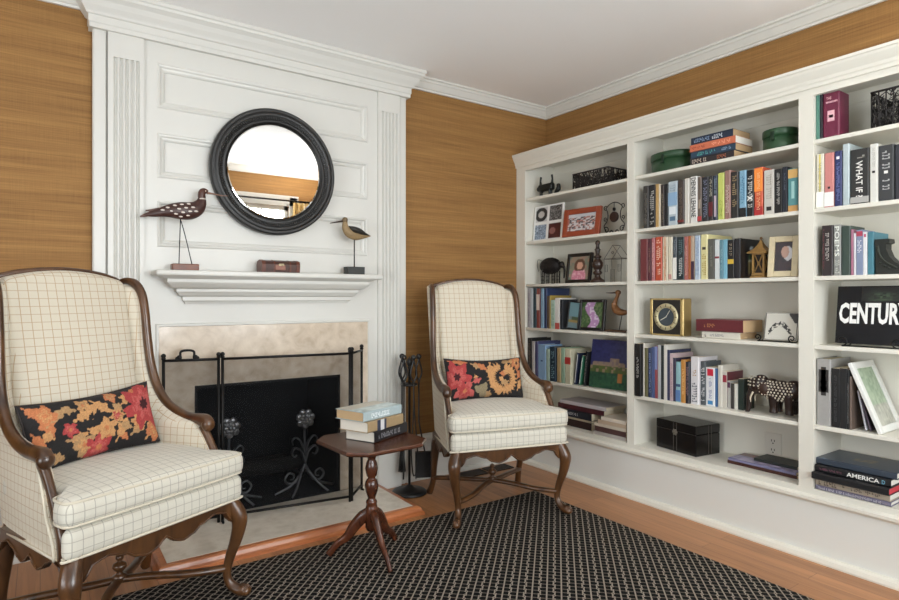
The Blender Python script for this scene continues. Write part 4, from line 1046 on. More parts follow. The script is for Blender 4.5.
# ---------------- middle bay, second shelf (1.477)
row(2.694, 1.477, 'paperbacks and novels on the second shelf of the middle bay', [
 (643, 648.3, 186, '#3a3836', 'charcoal paperback at the left end of the middle bay second shelf', {'scr': [('#7b776f', .1, .85, .45)]}),
 (648.6, 655.3, 185, '#1c1c1e', 'black paperback with bold white print beside the thin tan one', {'scr': [('#cfcdc8', .08, .9, .55)]}),
 (655.6, 658.6, 184, '#c59a58', 'thin tan paperback between black books, middle bay second shelf', {}),
 (658.7, 660.4, 184, '#e8dcc0', 'very thin cream booklet right of the tan paperback', {}),
 (660.6, 664.2, 184.5, '#3b2f28', 'dark brown novel left of a slim black one, second shelf', {'scr': [('#8d8069', .1, .8, .4)]}),
 (664.3, 667.6, 184, '#17181b', 'slim black novel beside the misty blue thick book', {}),
 (668, 677.2, 181.5, '#b9c9d2', 'thick novel with a misty blue and white spine', {'band': [('#86a6c4', .45, .75), ('#dfe6ea', .25, .42, 'spine_picture', .7), ('#4f6c85', .1, .2, 'spine_picture', .6)], 'scr': [('#8fa0ac', .78, .95, .5)]}),
 (677.5, 683.8, 180, '#41342d', 'dark brown paperback right of the misty blue book', {'scr': [('#77685b', .1, .85, .4)], 'band': [('#7a2c28', .05, .1)]}),
 (684.2, 689.2, 178.5, '#dcd8cd', 'plain off white paperback, second shelf of the middle bay', {}),
 (690, 697.2, 176.5, '#e6e4de', 'white paperback with large black capitals down the spine', {'txt': [('DENNIS LEHANE', '#151515', .12, .97, .62)]}),
 (697.4, 701.6, 177, '#6a5a4e', 'brown mottled paperback with a red foot', {'band': [('#b03a3c', .03, .13), ('#9c8f80', .3, .5, 'spine_picture', .5)]}),
 (701.8, 708.3, 177, '#20222b', 'navy black novel with blue grey print, beside a red footed one', {'scr': [('#8a90a8', .1, .95, .55)]}),
 (708.5, 712.8, 176, '#1b1b1d', 'black paperback with white print above and dark red below', {'scr': [('#d8d4c2', .55, .95, .55)], 'band': [('#5d1e24', .1, .42)]}),
 (713, 717.3, 175.5, '#2c3648', 'slate navy paperback just left of the lime one', {'band': [('#b9a8b4', .08, .55, 'spine_picture', .5)], 'scr': [('#9fb0c0', .6, .95, .45)]}),
 (717.6, 724, 173, '#c9d460', 'bright lime yellow paperback', {'scr': [('#8ea040', .08, .45, .4)]}),
 (724.3, 730.4, 170.5, '#a07468', 'dusty rose brown paperback right of the lime one', {'scr': [('#e0cfc2', .1, .85, .5)]}),
 (730.7, 738.2, 172, '#262321', 'black paperback with tan lettering, right of the dusty rose one', {'scr': [('#b09a74', .25, .95, .55)]}),
 (739, 746.2, 170.5, '#7fb2cf', 'sky blue paperback with a black foot', {'band': [('#17181b', 0, .2)], 'scr': [('#3d6f90', .3, .95, .5)]}),
 (746.5, 753.7, 170, '#141416', 'black paperback with large white letters right of the sky blue one', {'scr': [('#eceae4', .15, .9, .6)], 'txt': [('X', '#f0eee8', .33, .45, .8)]}),
 (754.2, 762.8, 167.5, '#e0562f', 'orange and red thick paperback', {'band': [('#e98a3c', .5, .98), ('#a42a2c', .0, .18)], 'scr': [('#f2c49a', .12, .5, .4), ('#f6d0a6', .55, .9, .3)]}),
 (764, 774, 170, '#cfcac0', 'pale grey thick paperback with a small black square', {'band': [('#1b1a1a', .08, .17, 'spine_picture', .5)], 'scr': [('#a39d90', .3, .95, .5)]}),
 (774.5, 782, 169, '#171718', 'wide black book with fine white print, second from a slim black one', {'txt': [], 'scr': [('#dcdad4', .2, .92, .35)]}),
 (782.3, 787.2, 167, '#1d2430', 'slim black navy book left of the teal and tan book', {'scr': [('#6e7888', .5, .9, .3)]}),
 (788, 798, 168.5, '#4f9296', 'teal and tan book at the right end of the middle bay second shelf', {'band': [('#c8a060', .78, .98), ('#b98c54', .0, .14), ('#9ec7c4', .3, .7, 'spine_picture', .3)]}),
])
# ---------------- middle bay, third shelf (1.192)
def bottle_cover(u, v):
    if .38 < u < .72 and .04 < v < .42: return (.55, .48, .30) if .10 < v else (.35, .3, .25)
    if .40 < u < .70 and .42 <= v < .50: return (.75, .72, .6)
    if .38 < u < .72 and .50 <= v < .62: return (.22, .33, .22)
    if .48 < u < .62 and .62 <= v < .82: return (.62, .66, .68)
    return (.07, .07, .08)
row(2.70, 1.192, 'books on the third shelf of the middle bay', [
 (640, 647.5, 239, '#7a2f33', 'wide maroon cloth book at the left end of the third shelf', {'hard': True}),
 (647.8, 651, 238.7, '#5e2430', 'dark wine coloured book right of the wide maroon one', {'scr': [('#a98a78', .2, .8, .4)]}),
 (651.2, 654.6, 238, '#c06a70', 'rosy pink slim book on the third shelf', {'scr': [('#e8c6c0', .1, .9, .4)]}),
 (655, 662, 237, '#cc4a2a', 'orange red book with white print, third shelf of the middle bay', {'scr': [('#f0dcc8', .05, .95, .55)]}),
 (662.3, 667.7, 237, '#dcd0b4', 'cream book with faint brown print beside the orange red one', {'scr': [('#b49a78', .1, .85, .5)], 'band': [('#d96b3a', .0, .99, 'spine_band', .12)]}),
 (668, 672.3, 237, '#e0d5ba', 'plain pale cream book left of a grey and white one', {'band': [('#b98a82', .03, .14, 'spine_picture', .7)]}),
 (672.6, 676.6, 237, '#3f4a52', 'slate grey book with a white lower half', {'band': [('#e2e0da', .02, .52, 'spine_band')], 'scr': [('#9aa4ac', .6, .95, .4)]}),
 (677, 684.2, 237, '#1c2c31', 'black teal book with white print, third shelf', {'scr': [('#dfe2e0', .1, .55, .45), ('#6f8488', .6, .95, .5)]}),
 (684.4, 688, 236.5, '#b8645c', 'salmon pink book right of the black teal one', {'scr': [('#e8c0b0', .1, .8, .4)]}),
 (688.2, 690.8, 236, '#b5602c', 'slim burnt orange book on the third shelf', {}),
 (691, 694.2, 236, '#c3ab92', 'beige book with a dark purple foot', {'band': [('#3a2538', .0, .42)]}),
 (694.5, 700, 235.5, '#b6c6d8', 'powder blue book on the third shelf', {'scr': [('#7d92b8', .1, .95, .5)]}),
 (700.5, 707.6, 234.5, '#e6dc9a', 'butter yellow tall book on the third shelf', {'scr': [('#a88a30', .1, .6, .5)], 'band': [('#2e2c28', .66, .72, 'spine_picture', .5)], 'dp': .22}),
 (708, 714.3, 239, '#5d5e56', 'olive grey book right of the butter yellow one', {'scr': [('#8d8e84', .3, .9, .3)]}),
 (714.8, 719.3, 239.5, '#d9dfdf', 'off white slim book with a dark red bar', {'band': [('#7a2e38', .52, .57)]}),
 (719.6, 723, 240, '#5f8fa0', 'muted teal blue slim book on the third shelf', {'scr': [('#a9c6cc', .2, .8, .35)]}),
 (723.2, 727.2, 239.5, '#74b6d0', 'light cyan slim book on the third shelf', {}),
 (727.5, 733.8, 240, '#1a1a1c', 'black book with a yellow band, third shelf of the middle bay', {'band': [('#c9a83a', .38, .5)], 'scr': [('#b8a890', .6, .95, .4)]}),
 (734.2, 740.2, 238.5, '#1d1c22', 'thick black book whose cover shows a green bottle', {'dp': .19, 'cov': bottle_cover}),
])
# ---------------- middle bay, fifth shelf (.565)
def wine_cover(u, v): return (.36, .14, .18) if v > .1 else (.2, .1, .12)
X5 = 2.694
row(X5, .565, 'books on the fifth shelf of the middle bay', [
 (634.7, 640.4, 343.7, '#121214', 'black book with white lettering at the left end of the fifth shelf', {'X': 2.672, 'dp': .2, 'scr': [('#d4d4d2', .35, .75, .35)], 'hard': False}),
 (641, 644.4, 343, '#dcd6c8', 'slim cream book right of the black one, fifth shelf', {'dp': .19}),
 (644.6, 647.8, 348, '#6f6a45', 'slim olive book on the fifth shelf', {'dp': .14}),
 (648, 651.4, 348, '#2d3c63', 'dark blue paperback with pale print on the fifth shelf', {'scr': [('#94a4d0', .1, .9, .4)], 'dp': .14}),
 (651.6, 654.6, 347, '#4a5d92', 'medium blue slim paperback next to the red and blue one', {}),
 (654.8, 657.6, 346, '#a04a50', 'brick red slim paperback with a blue top', {'band': [('#7884b0', .55, .99)]}),
 (657.8, 660.8, 345, '#b4b6b8', 'light grey tall paperback on the fifth shelf', {'dp': .18}),
 (661, 663.6, 345.5, '#2c3234', 'dark slate slim book on the fifth shelf', {'dp': .16}),
 (663.8, 667, 344.6, '#e0dcd2', 'tall white book with a broad white top on the fifth shelf', {'dp': .20}),
 (667.2, 669.6, 350, '#30365c', 'navy slim book right of the tall white one', {'dp': .19}),
 (669.8, 672.8, 353.5, '#c9aeb2', 'pale pink slim book on the fifth shelf', {'dp': .18, 'scr': [('#8d6a70', .1, .8, .4)]}),
 (673, 675.4, 358, '#3a3450', 'dusky purple slim book on the fifth shelf', {'dp': .15}),
 (675.6, 680.4, 362, '#8fc0c6', 'pale aqua book with a blue lower part', {'band': [('#5878a8', .02, .3), ('#39506e', .38, .45)], 'dp': .13}),
 (680.6, 685.2, 360, '#d08a34', 'amber orange book on the fifth shelf', {'dp': .13, 'scr': [('#f0cf98', .2, .8, .3)]}),
 (685.4, 689.2, 362, '#2a2a34', 'black mottled slim book right of the amber one', {'dp': .12, 'scr': [('#b08a90', .2, .9, .4)]}),
 (689.6, 698.6, 357, '#e2dee0', 'wide white book with a busy blue grey spine', {'X': 2.705, 'scr': [('#59606c', .05, .5, .6), ('#b08a5a', .6, .75, .4)], 'dp': .17}),
 (699, 705.4, 361.5, '#4b5258', 'dark grey book with white flecks beside a white and red one', {'X': 2.72, 'scr': [('#dfe2e4', .1, .9, .6)], 'dp': .14}),
 (706, 714.6, 367.5, '#e9ebee', 'white book with a red square at the top of its spine', {'X': 2.725, 'band': [('#c0223a', .78, .96, 'spine_picture', .7), ('#3f7fb0', .04, .14, 'spine_picture', .6)], 'scr': [('#4a5a9a', .2, .74, .3)], 'dp': .14}),
 (714.8, 717, 368.5, '#2e5f94', 'slim royal blue book right of the white and red one', {'X': 2.73, 'dp': .12}),
 (717.4, 722.2, 365.5, '#d8d2c4', 'stone coloured book left of the wine coloured cover', {'X': 2.735, 'dp': .15}),
 (722.4, 726.8, 371.5, '#cfc9bc', 'beige book with a wine red cover turned to the room', {'X': 2.74, 'dp': .15, 'cov': wine_cover, 'band': [('#8a2a3a', .7, .9)]}),
 (727.2, 730.4, 381, '#b8b6ae', 'small grey slim book right of the wine coloured cover', {'X': 2.745, 'dp': .11, 'band': [('#4a2440', .75, .95)]}),
 (730.8, 733.8, 383.5, '#3c3a36', 'small dark slim book between pale ones on the fifth shelf', {'X': 2.745, 'dp': .10}),
 (734.2, 737.4, 384, '#d9d7ca', 'small ivory slim book beside the dark green volume', {'X': 2.745, 'dp': .10}),
 (738, 743.5, 379, '#1e3029', 'dark green black volume beside the ornamented elephant', {'dp': .10, 'X': 2.75}),
])
# ---------------- right bay, second shelf
row(2.694, 1.477, 'books on the second shelf of the right bay', [
 (816, 823.9, 154, '#dfdcc8', 'white book with a pale yellow edge, second shelf of the right bay', {'band': [('#cdbb58', .3, .99, 'spine_band', .2), ('#f0efe8', .02, .3)], 'scr': [('#8c8a80', .3, .85, .35)]}),
 (824.1, 834, 153, '#d8837c', 'coral pink book with a white foot', {'band': [('#e8e8e6', .02, .28), ('#1c1a1c', .34, .38, 'spine_picture', .25)]}),
 (834.3, 841.8, 151, '#26306a', 'navy blue book right of the coral pink one', {'scr': [('#8792c8', .1, .8, .4)], 'band': [('#e6e6ee', .85, .9, 'spine_picture', .4)]}),
 (842.3, 849.5, 144, '#b7c8cc', 'pale ice blue tall book on the second shelf', {'dp': .18}),
 (850, 869, 149, '#2a2a28', 'thick black book titled in tall white capitals, right bay', {'txt': [('WHAT IF ?', '#e8e6e0', .12, .78, .36)], 'band': [('#a3a29e', .02, .13)], 'scr': [('#8d8c86', .83, .95, .55)], 'hard': True}),
 (869.4, 878, 144, '#dfddd4', 'tall white book with one black dot on its spine', {'band': [('#151515', .50, .54, 'spine_picture', .35)], 'scr': [('#b3b1a8', .6, .95, .3)]}),
 (878.3, 894, 145, '#37393c', 'thick charcoal book with pale script and a white dot', {'band': [('#e6e6e2', .49, .54, 'spine_picture', .25)], 'scr': [('#b9b9b8', .58, .92, .5), ('#c4c4c2', .2, .44, .45)], 'hard': True}),
 (894.4, 905, 144, '#2d3038', 'dark slate book cut off by the right edge, second shelf', {}),
])
# ---------------- right bay, third shelf
row(2.70, 1.192, 'books on the third shelf of the right bay', [
 (821.5, 833, 225.5, '#2e2224', 'black brown book with white script, third shelf of the right bay', {'scr': [('#d8d0c8', .25, .88, .3), ('#8d4a50', .1, .95, .12, .014)]}),
 (833.2, 841, 225, '#8d8f8a', 'grey green book titled in pale upright capitals', {'txt': [('POEMS', '#e2e4dc', .38, .97, .6)], 'scr': [('#c9cbc2', .05, .32, .6)]}),
 (841.2, 850.6, 226, '#32463d', 'dark green thick book right of the poetry volume', {'hard': True}),
 (850.8, 853.4, 229.5, '#b26a86', 'pink slim book right of the thick dark green one', {}),
 (853.6, 856, 233, '#dedce0', 'white slim book right of the pink one', {}),
 (856.2, 862.8, 230, '#7e8cae', 'blue grey paperback with white marks and a red top', {'scr': [('#eceaf0', .5, .8, .6)], 'band': [('#a03a50', .86, .97)]}),
 (863, 867.2, 232, '#e8e8ea', 'clean white slim book left of the teal one', {'band': [('#b04a68', .88, .95, 'spine_picture', .5)]}),
 (867.6, 873.4, 232, '#3a7f92', 'teal blue book right of the white slim one', {'dp': .15}),
])
# ---------------- right bay, fifth shelf
row(2.715, .565, 'books on the fifth shelf of the right bay', [
 (816.5, 830.8, 359, '#a4a29e', 'thick silver grey book with a dark carved ornament on the spine', {'X': 2.70, 'band': [('#2a2625', .5, .84, 'spine_picture', .7), ('#85807b', .54, .58, 'spine_picture', .5), ('#8a8682', .64, .68, 'spine_picture', .5), ('#2f2b2a', .45, .88, 'spine_picture', .35)], 'hard': True}),
 (831.3, 839.6, 368.5, '#121213', 'tall black book with grey lettering beside the ornamented grey one', {'X': 2.70, 'scr': [('#4a4a4a', .1, .9, .3)], 'hard': False}),
 (839.8, 846.6, 368.5, '#161617', 'second tall black book of the pair on the right bay fifth shelf', {'X': 2.70, 'hard': False}),
 (846.8, 849.2, 370, '#0f0f10', 'slim black book with white marks left of the brown one', {'X': 2.70, 'scr': [('#8a8a88', .1, .8, .4)]}),
 (849.4, 851.4, 377, '#6d5c50', 'slim brown book next to the leaning magazines', {'X': 2.70}),
])
# ---------------- left bay, fourth shelf
row(2.70, .902, 'books on the fourth shelf of the left bay', [
 (525, 530.2, 288, '#b9b4b8', 'white and mauve book at the left end of the left bay fourth shelf', {'scr': [('#7d6d78', .05, .9, .5)]}),
 (530.4, 532.8, 288, '#ccd6dc', 'whitish blue slim book next to the dark teal one', {}),
 (533, 536.2, 288, '#33505c', 'dark teal slim book in the left bay', {}),
 (536.4, 539.6, 288.5, '#a04a44', 'red and white slim book in the left bay', {'band': [('#ddd4cc', .45, .85)]}),
 (540.4, 543.8, 288.5, '#8fb8d8', 'light blue slim book beside the tall navy one', {'dp': .15}),
 (544, 546.6, 288, '#2c3c68', 'tall navy book with a broad blue side', {'dp': .21}),
 (546.8, 549.2, 296, '#5f4a38', 'brown slim book below the tall navy one', {'dp': .17}),
 (549.4, 550.4, 295.5, '#b89a40', 'thin mustard yellow book in the left bay', {'dp': .19}),
 (550.8, 554.6, 300, '#b4cfbc', 'pale mint book in the left bay fourth shelf', {'dp': .12, 'scr': [('#6d8f78', .1, .9, .5)]}),
 (555, 559.6, 298, '#dcdad4', 'white book with a red foot, left of the leaning picture', {'dp': .15, 'band': [('#b05048', .0, .2)]}),
 (560, 562.3, 299.5, '#23262c', 'slim black book behind the leaning picture', {'dp': .14}),
])
# ---------------- left bay, fifth shelf
row(2.70, .565, 'books on the fifth shelf of the left bay', [
 (526, 531.6, 338, '#1d1f1d', 'black book partly behind the chair arm, left bay fifth shelf', {'X': 2.70, 'scr': [('#7a6a60', .3, .95, .4)]}),
 (531.8, 534.6, 341.5, '#cfcac8', 'white slim book right of the black one, left bay fifth shelf', {}),
 (534.8, 537.8, 341.5, '#4a4f80', 'purple blue book with a broad cover, left bay', {'dp': .21}),
 (538, 545.6, 344.8, '#8db6e0', 'sky blue wide book, fifth shelf of the left bay', {'dp': .15, 'band': [('#2f4a78', .52, .56, 'spine_picture', .25)]}),
 (546, 549.4, 349, '#a9c4b0', 'pale sage slim book right of the sky blue one', {'dp': .13}),
 (549.6, 555.6, 347, '#1f3a4c', 'dark petrol blue book in the left bay', {'dp': .14, 'scr': [('#7fa0a8', .1, .9, .5)]}),
 (556.8, 560.6, 348, '#b89a68', 'camel brown slim book in the left bay', {'dp': .2}),
 (560.8, 564.6, 348, '#8fae90', 'grey green slim book in the left bay', {'dp': .18}),
 (564.8, 570.6, 349, '#c4bfa0', 'cream olive book with a dark red label', {'dp': .18, 'band': [('#9a2f2c', .56, .76)]}),
])
# loose books leaning to the left in the left bay
for (xb, xt, pt, w_, col, lab) in ((573.5, 577, 353, .016, '#1f2a48', 'navy book with a white edge leaning left, left bay'), (578.5, 582, 356, .013, '#2f7a5a', 'emerald green book leaning beside the castle picture'), (583.2, 585.8, 351.5, .016, '#15161a', 'black book leaning behind the green one')):
    X = 2.72; yb = Yat(xb, X); yt = Yat(xt, X); z1 = Zat(xt, pt, X); ht = z1-.565; lean = math.atan2(yb-yt, ht)   # top towards -y
    T = Matrix.Translation((X, yb-w_/2, .5658+abs(math.sin(lean))*w_/2)) @ Matrix.Rotation(lean, 4, 'X')
    t = book(T, w_, ht/math.cos(lean), .15, col, lab, 'books leaning on the fifth shelf of the left bay', hard=False)
    spine_band(t, w_, ht, '#d8dad6', .05, .95, 'spine_band', .3) if col != '#15161a' else scribble(t, w_, ht, '#8a8a86')

# ---------------- flat books
def flat(px0, px1, X, z, th, col, label, group, dp=.15, ang=0, **op):
    """lying on its side, spine towards the room; px0..px1 is its extent on the plane x = X"""
    br_ = BR['R' if px0 > 800 else 'M' if px0 > 630 else 'L']; y1, y0 = min(Yat(px0, X), br_[0]-.001), max(Yat(px1, X), br_[1]+.001); ln = y1-y0
    ex = {k: op.pop(k) for k in list(op) if k in ('scr', 'txt', 'band', 'cov')}
    T = Matrix(((1, 0, 0, X), (0, 0, -1, y1), (0, 1, 0, z+th/2+.0002), (0, 0, 0, 1)))   # local z -> -y, local y -> +z
    if ang: T = Matrix.Translation((X, y1, 0)) @ Matrix.Rotation(ang, 4, 'Z') @ Matrix.Translation((-X, -y1, 0)) @ T
    t = book(T, th, ln, dp, col, label, group, **op)
    for s_ in ex.get('scr', []): scribble(t, th, ln, *s_)
    for s_ in ex.get('band', []): spine_band(t, th, ln, *s_)
    for s_, c_, f0, f1, wf in ex.get('txt', []):
        R3 = T.to_3x3(); text(s_, ln*(f1-f0), th*wf, T @ Vector((-.0007, -th*wf/2, ln*f0)), R3 @ Vector((0, 0, 1)), R3 @ Vector((0, 1, 0)), plain(c_, .5, var=.02), t, 'lettering', bold=.015)
    if 'cov' in ex:
        q = picture(ex['cov'], 20, 14, T @ Vector((.003, th/2+.0004, .003)), T.to_3x3() @ Vector((0, 0, ln-.006)), T.to_3x3() @ Vector((dp-.006, 0, 0))); q.build('cover_print', M['art'], t, fixn=False)
    return z+th+.0004
G = 'thick books stacked on the top shelf of the middle bay'
z = 1.768
z = flat(691, 734, 2.70, z, .034, '#2b2326', 'dark plum paperback, lowest of the top shelf stack', G, scr=[('#d6c4b4', .03, .4, .55), ('#b86a48', .62, .9, .5)], pages=M['pages2'])
z = flat(690.8, 735.5, 2.70, z, .032, '#24405a', 'blue paperback, second from below in the top shelf stack', G, scr=[('#5fb0a8', .12, .6, .5), ('#9ab0c8', .68, .92, .4)], pages=M['pages2'])
z = flat(689.8, 735.5, 2.695, z, .034, '#e0714a', 'orange paperback in the top shelf stack', G, scr=[('#8a2a1c', .05, .38, .4), ('#f2b090', .5, .9, .4)], pages=plain('#e6e2d8', .85, var=.1, scale=300))
z = flat(691, 733, 2.70, z, .036, '#1d2c46', 'navy paperback topmost in the top shelf stack', G, scr=[('#8fa6c4', .08, .48, .5), ('#d8e0e8', .52, .78, .55)], pages=M['pages2'])
G = 'reference books lying under the clock shelf'
z = flat(702, 740, 2.70, .902, .034, '#e2dccc', 'white book lying under the thick maroon one', G, dp=.16, hard=True, scr=[('#2c2c34', .08, .16, .6), ('#8d8a90', .22, .62, .35)], pages=M['pages2'])
z = flat(696, 743, 2.695, z, .058, '#6f1f28', 'thick maroon leather volume lying on top of the white book', G, dp=.175, hard=False, scr=[('#c08a5a', .15, .42, .3)], pages=M['pages2'])
# bottom deck of the middle bay: large flat books
G = 'large flat books on the bottom of the middle bay'
z0 = .2945
z = flat(727.5, 797, 2.76, z0, .016, '#4a1e14', 'thin mahogany brown album lying lowest at the bottom', G, dp=.17)
def dusk(u, v):
    n = hsh(int(u*14), int(v*9)); return (.42+.35*n, .42+.3*n, .58+.25*n) if v < .6 else (.45, .33, .34)
z2 = flat(728, 796, 2.755, z, .012, '#7d7aa0', 'magazine with a violet blue cover on the brown album', G, dp=.15, cov=dusk)
flat(754, 797, 2.80, z2, .014, '#2c3230', 'dark green black booklet lying on the violet magazine', G, dp=.12)
# bottom deck of the left bay
G = 'flat books in the bottom of the left bay'
z = z0
for k, (a, c_, th, col, lab, pg) in enumerate(((566, 591.5, .045, '#2e1414', 'oxblood book lying lowest in the bottom of the left bay', '#1c1010'), (566, 591.5, .012, '#b9a98c', 'thin sand coloured booklet in the left bay bottom stack', None), (560, 591.5, .044, '#1a2030', 'blue black book in the left bay bottom stack', None), (558, 604, .030, '#55202a', 'burgundy book in the left bay bottom stack', None), (560, 606, .022, '#d3ccd0', 'pale lilac grey book topmost in the left bay bottom stack', None))):
    z = flat(a, c_, 2.74 if k < 3 else 2.75, z, th, col, lab, G, dp=.18, scr=[('#c8c8cc', .2, .6, .35)] if k == 2 else [])
G = 'pale flat books by the right upright of the left bay'
z = z0
for k, (a, c_, th, col, lab) in enumerate(((593, 626, .020, '#b9b2ac', 'stone grey booklet, lowest of the pale stack'), (595, 626, .030, '#5a3a38', 'brown rose book in the pale stack, left bay'), (594, 626, .018, '#d9cdb8', 'ivory booklet in the pale stack, left bay'), (598, 626, .022, '#c9b094', 'tan booklet in the pale stack, left bay'), (601, 626, .020, '#e2d8c6', 'cream booklet topmost in the pale stack, left bay'))):
    z = flat(a, c_, 2.70, z, th, col, lab, G, dp=.18)
# bottom deck of the right bay
G = 'large picture books stacked in the right bay bottom'
z = z0
def checks(u, v): return (.55, .38, .36)
z = flat(815.5, 891, 2.69, z, .018, '#7d7790', 'violet grey picture book, lowest of the right bay stack', G, dp=.22, scr=[('#d8d4dc', .03, .9, .5), ], hard=True, pages=plain('#e2dfd8', .8, var=.08, scale=300))
z = flat(815.5, 890, 2.69, z, .030, '#b9ab96', 'beige picture book with striped lettering in the right bay stack', G, dp=.22, scr=[('#5a5048', .05, .42, .7), ('#4a3830', .5, .9, .4)], pages=plain('#e2dfd8', .8, var=.08, scale=300), hard=True)
z = flat(810.8, 889, 2.658, z, .028, '#121215', 'black picture book with red page edges in the right bay stack', G, dp=.225, pages=plain('#c23a48', .7, var=.08), hard=True)
z = flat(814.8, 891, 2.684, z, .028, '#101216', 'black picture book titled in white capitals in the right bay stack', G, dp=.22, scr=[('#8d5a6a', .07, .4, .3)], txt=[('AMERICA', '#eceae4', .44, .86, .62), ('D', '#6fa6c0', .89, .93, .55)], pages=plain('#e6e3dc', .8, var=.08, scale=300), hard=True)
def gold_print(u, v): return (.42, .38, .28) if (.38 < u < .62 and .35 < v < .62 and hsh(int(u*40), int(v*30)) > .45) else (.20, .25, .31)
z = flat(814.5, 897, 2.70, z, .026, '#333f4e', 'slate blue book with a faint gold title, topmost in the right bay stack', G, dp=.22, cov=gold_print, hard=True, pages=plain('#e6e3dc', .8, var=.08, scale=300))
# top shelf of the right bay
row(2.70, 1.768, 'old books on the top shelf of the right bay', [
 (814, 819.6, 95.5, '#4f8a78', 'sea green book at the left end of the right bay top shelf', {'dp': .15}),
 (820, 822.4, 94.5, '#26222a', 'thin black book between the green and the crimson ones', {'dp': .15}),
 (822.8, 839.5, 92.5, '#74183a', 'thick crimson book with a small pale picture on the spine', {'dp': .09, 'hard': True, 'band': [('#d8a8b0', .36, .6, 'spine_picture', .42), ('#b0506a', .44, .5, 'spine_picture', .25)], 'scr': []}),
])
t = [o for o in bpy.data.objects if o.get('label', '').startswith('thick crimson')][0]
ycr0, ycr1 = Yat(822.8, 2.70), Yat(839.5, 2.70); hcr = Zat(833, 92.5, 2.70)-1.768
spine_text(t, 'THE', ycr0-ycr1, hcr, '#e0b0b8', .86, .92, .3, up=True, y_off=.008); 
b = MB()
for k in range(9): b.box(-.0008, 0, -.024+.005*k, -.021+.005*k, hcr*.78, hcr*.82)
b.build('spine_print', plain('#e0b0b8', .5, var=.02), t, local=True)
# ================================================================ ornaments, pictures and boxes on the shelves
def stand_T(x0, x1, X, z, lean=0.0, yaw=0.0):
    y1, y0 = Yat(x0, X), Yat(x1, X)
    return Matrix.Translation((X, (y0+y1)/2, z)) @ Matrix.Rotation(yaw, 4, 'Z') @ Matrix.Rotation(lean, 4, 'Y'), y1-y0
def framed(name, label, cat, x0, x1, pt, X, zsh, border, fcol, fn, lean=.12, yaw=0, mat_w=0, mcol='#e8e4da', th=.016, group=None, roll=0.0, strut=True, res=30):
    """picture frame, front towards -x, bottom edge on the shelf, leaning back"""
    T, w = stand_T(x0, x1, X, zsh+.0012+th*math.sin(abs(lean))+(abs(math.sin(roll))*.03), lean, yaw); h = (Zat((x0+x1)/2, pt, X)-zsh)/math.cos(lean)
    if roll: T = T @ Matrix.Rotation(roll, 4, 'X')
    t = thing(name, label, cat, (0, 0, 0), mat=T, group=group)
    b = MB()
    for y0, y1, z0, z1 in ((-w/2, -w/2+border, 0, h), (w/2-border, w/2, 0, h), (-w/2+border, w/2-border, 0, border), (-w/2+border, w/2-border, h-border, h)):
        b.bevbox(-.002, th, y0, y1, z0, z1, .002)
    b.build('frame', plain(fcol, .4, var=.15, scale=40), t, local=True)
    MB().box(th*.4, th-.002, -w/2+border*.9, w/2-border*.9, border*.9, h-border*.9).build('backing', plain('#2b2622', .8), t, local=True)
    iw, ih = w-2*border, h-2*border
    if mat_w:
        MB().box(th*.2, th*.4, -iw/2, iw/2, border, border+ih).build('mount', plain(mcol, .8, var=.02), t, local=True)
    pw, ph = iw-2*mat_w, ih-2*mat_w; pt_ = .0 if mat_w else th*.15
    xq = th*.2-.0006 if mat_w else th*.35
    picture(fn, res, res, (xq, pw/2, border+mat_w), (0, -pw, 0), (0, 0, ph)).build('photograph', M['art'], t, local=True, fixn=False)
    if strut and lean > .03: MB().box(th, th+.003, -.015, .015, 0, h*.5, T=Matrix.Translation((th, 0, h*.5)) @ Matrix.Rotation(-lean*2.0, 4, 'Y') @ Matrix.Diagonal((1, 1, .9, 1)) @ Matrix.Translation((-th, 0, -h*.5))).build('strut', plain('#2b2622', .8), t, local=True)
    return t, w, h
def nse(u, v, s=12): return hsh(int(u*s), int(v*s))
# ---- left bay, top shelf
def block_beast(x0, x1, pt, X, zsh, label, small=False):
    y1, y0 = Yat(x0, X), Yat(x1, X); w = y1-y0; h = Zat((x0+x1)/2, pt, X)-zsh; c = (y0+y1)/2
    t = thing('animal_figurine', label, 'figurine', (X, c, zsh+.0025)); b = MB()
    if not small:
        b.rbox(-.02, .02, -w*.46, w*.46, h*.28, h*.62, .012, 3)
        for s_ in (-1, 1):
            b.tube([(0, s_*w*.30, .006), (-.002, s_*w*.33, h*.2), (0, s_*w*.28, h*.34)], [.012, .009, .012], 10)
            b.tube([(0, s_*w*.36, h*.5), (0, s_*w*.40, h*.8), (0, s_*w*.36, h)], [.011, .007, .008], 10)
            b.tube([(-.012, s_*w*.30, .006), (-.014, s_*w*.30, h*.3)], .008, 8)
        b.ball((-.006, w*.47, h*.42), (.016, .012, .018), 10)
    else:
        b.tube(spline([(0, w*.42, .008), (0, w*.2, h*.28), (0, -w*.1, h*.55), (0, -w*.2, h*.85)], 5), [.006, .014, .017, .011], 10); b.ball((0, -w*.12, h*.88), (.012, .016, .012), 10); b.box(-.012, .012, -w*.45, w*.45, 0, .008)
    b.build('body', plain('#1d211f', .4, .3, .3, 60), t, local=True, mods=REMESH(.0035))
block_beast(539, 554, 176.2, 2.76, 1.768, 'dark metal four legged figurine with two horns, top shelf of the left bay')
block_beast(554.2, 561, 184.2, 2.76, 1.768, 'small dark seated figurine beside the horned one, top shelf', True)
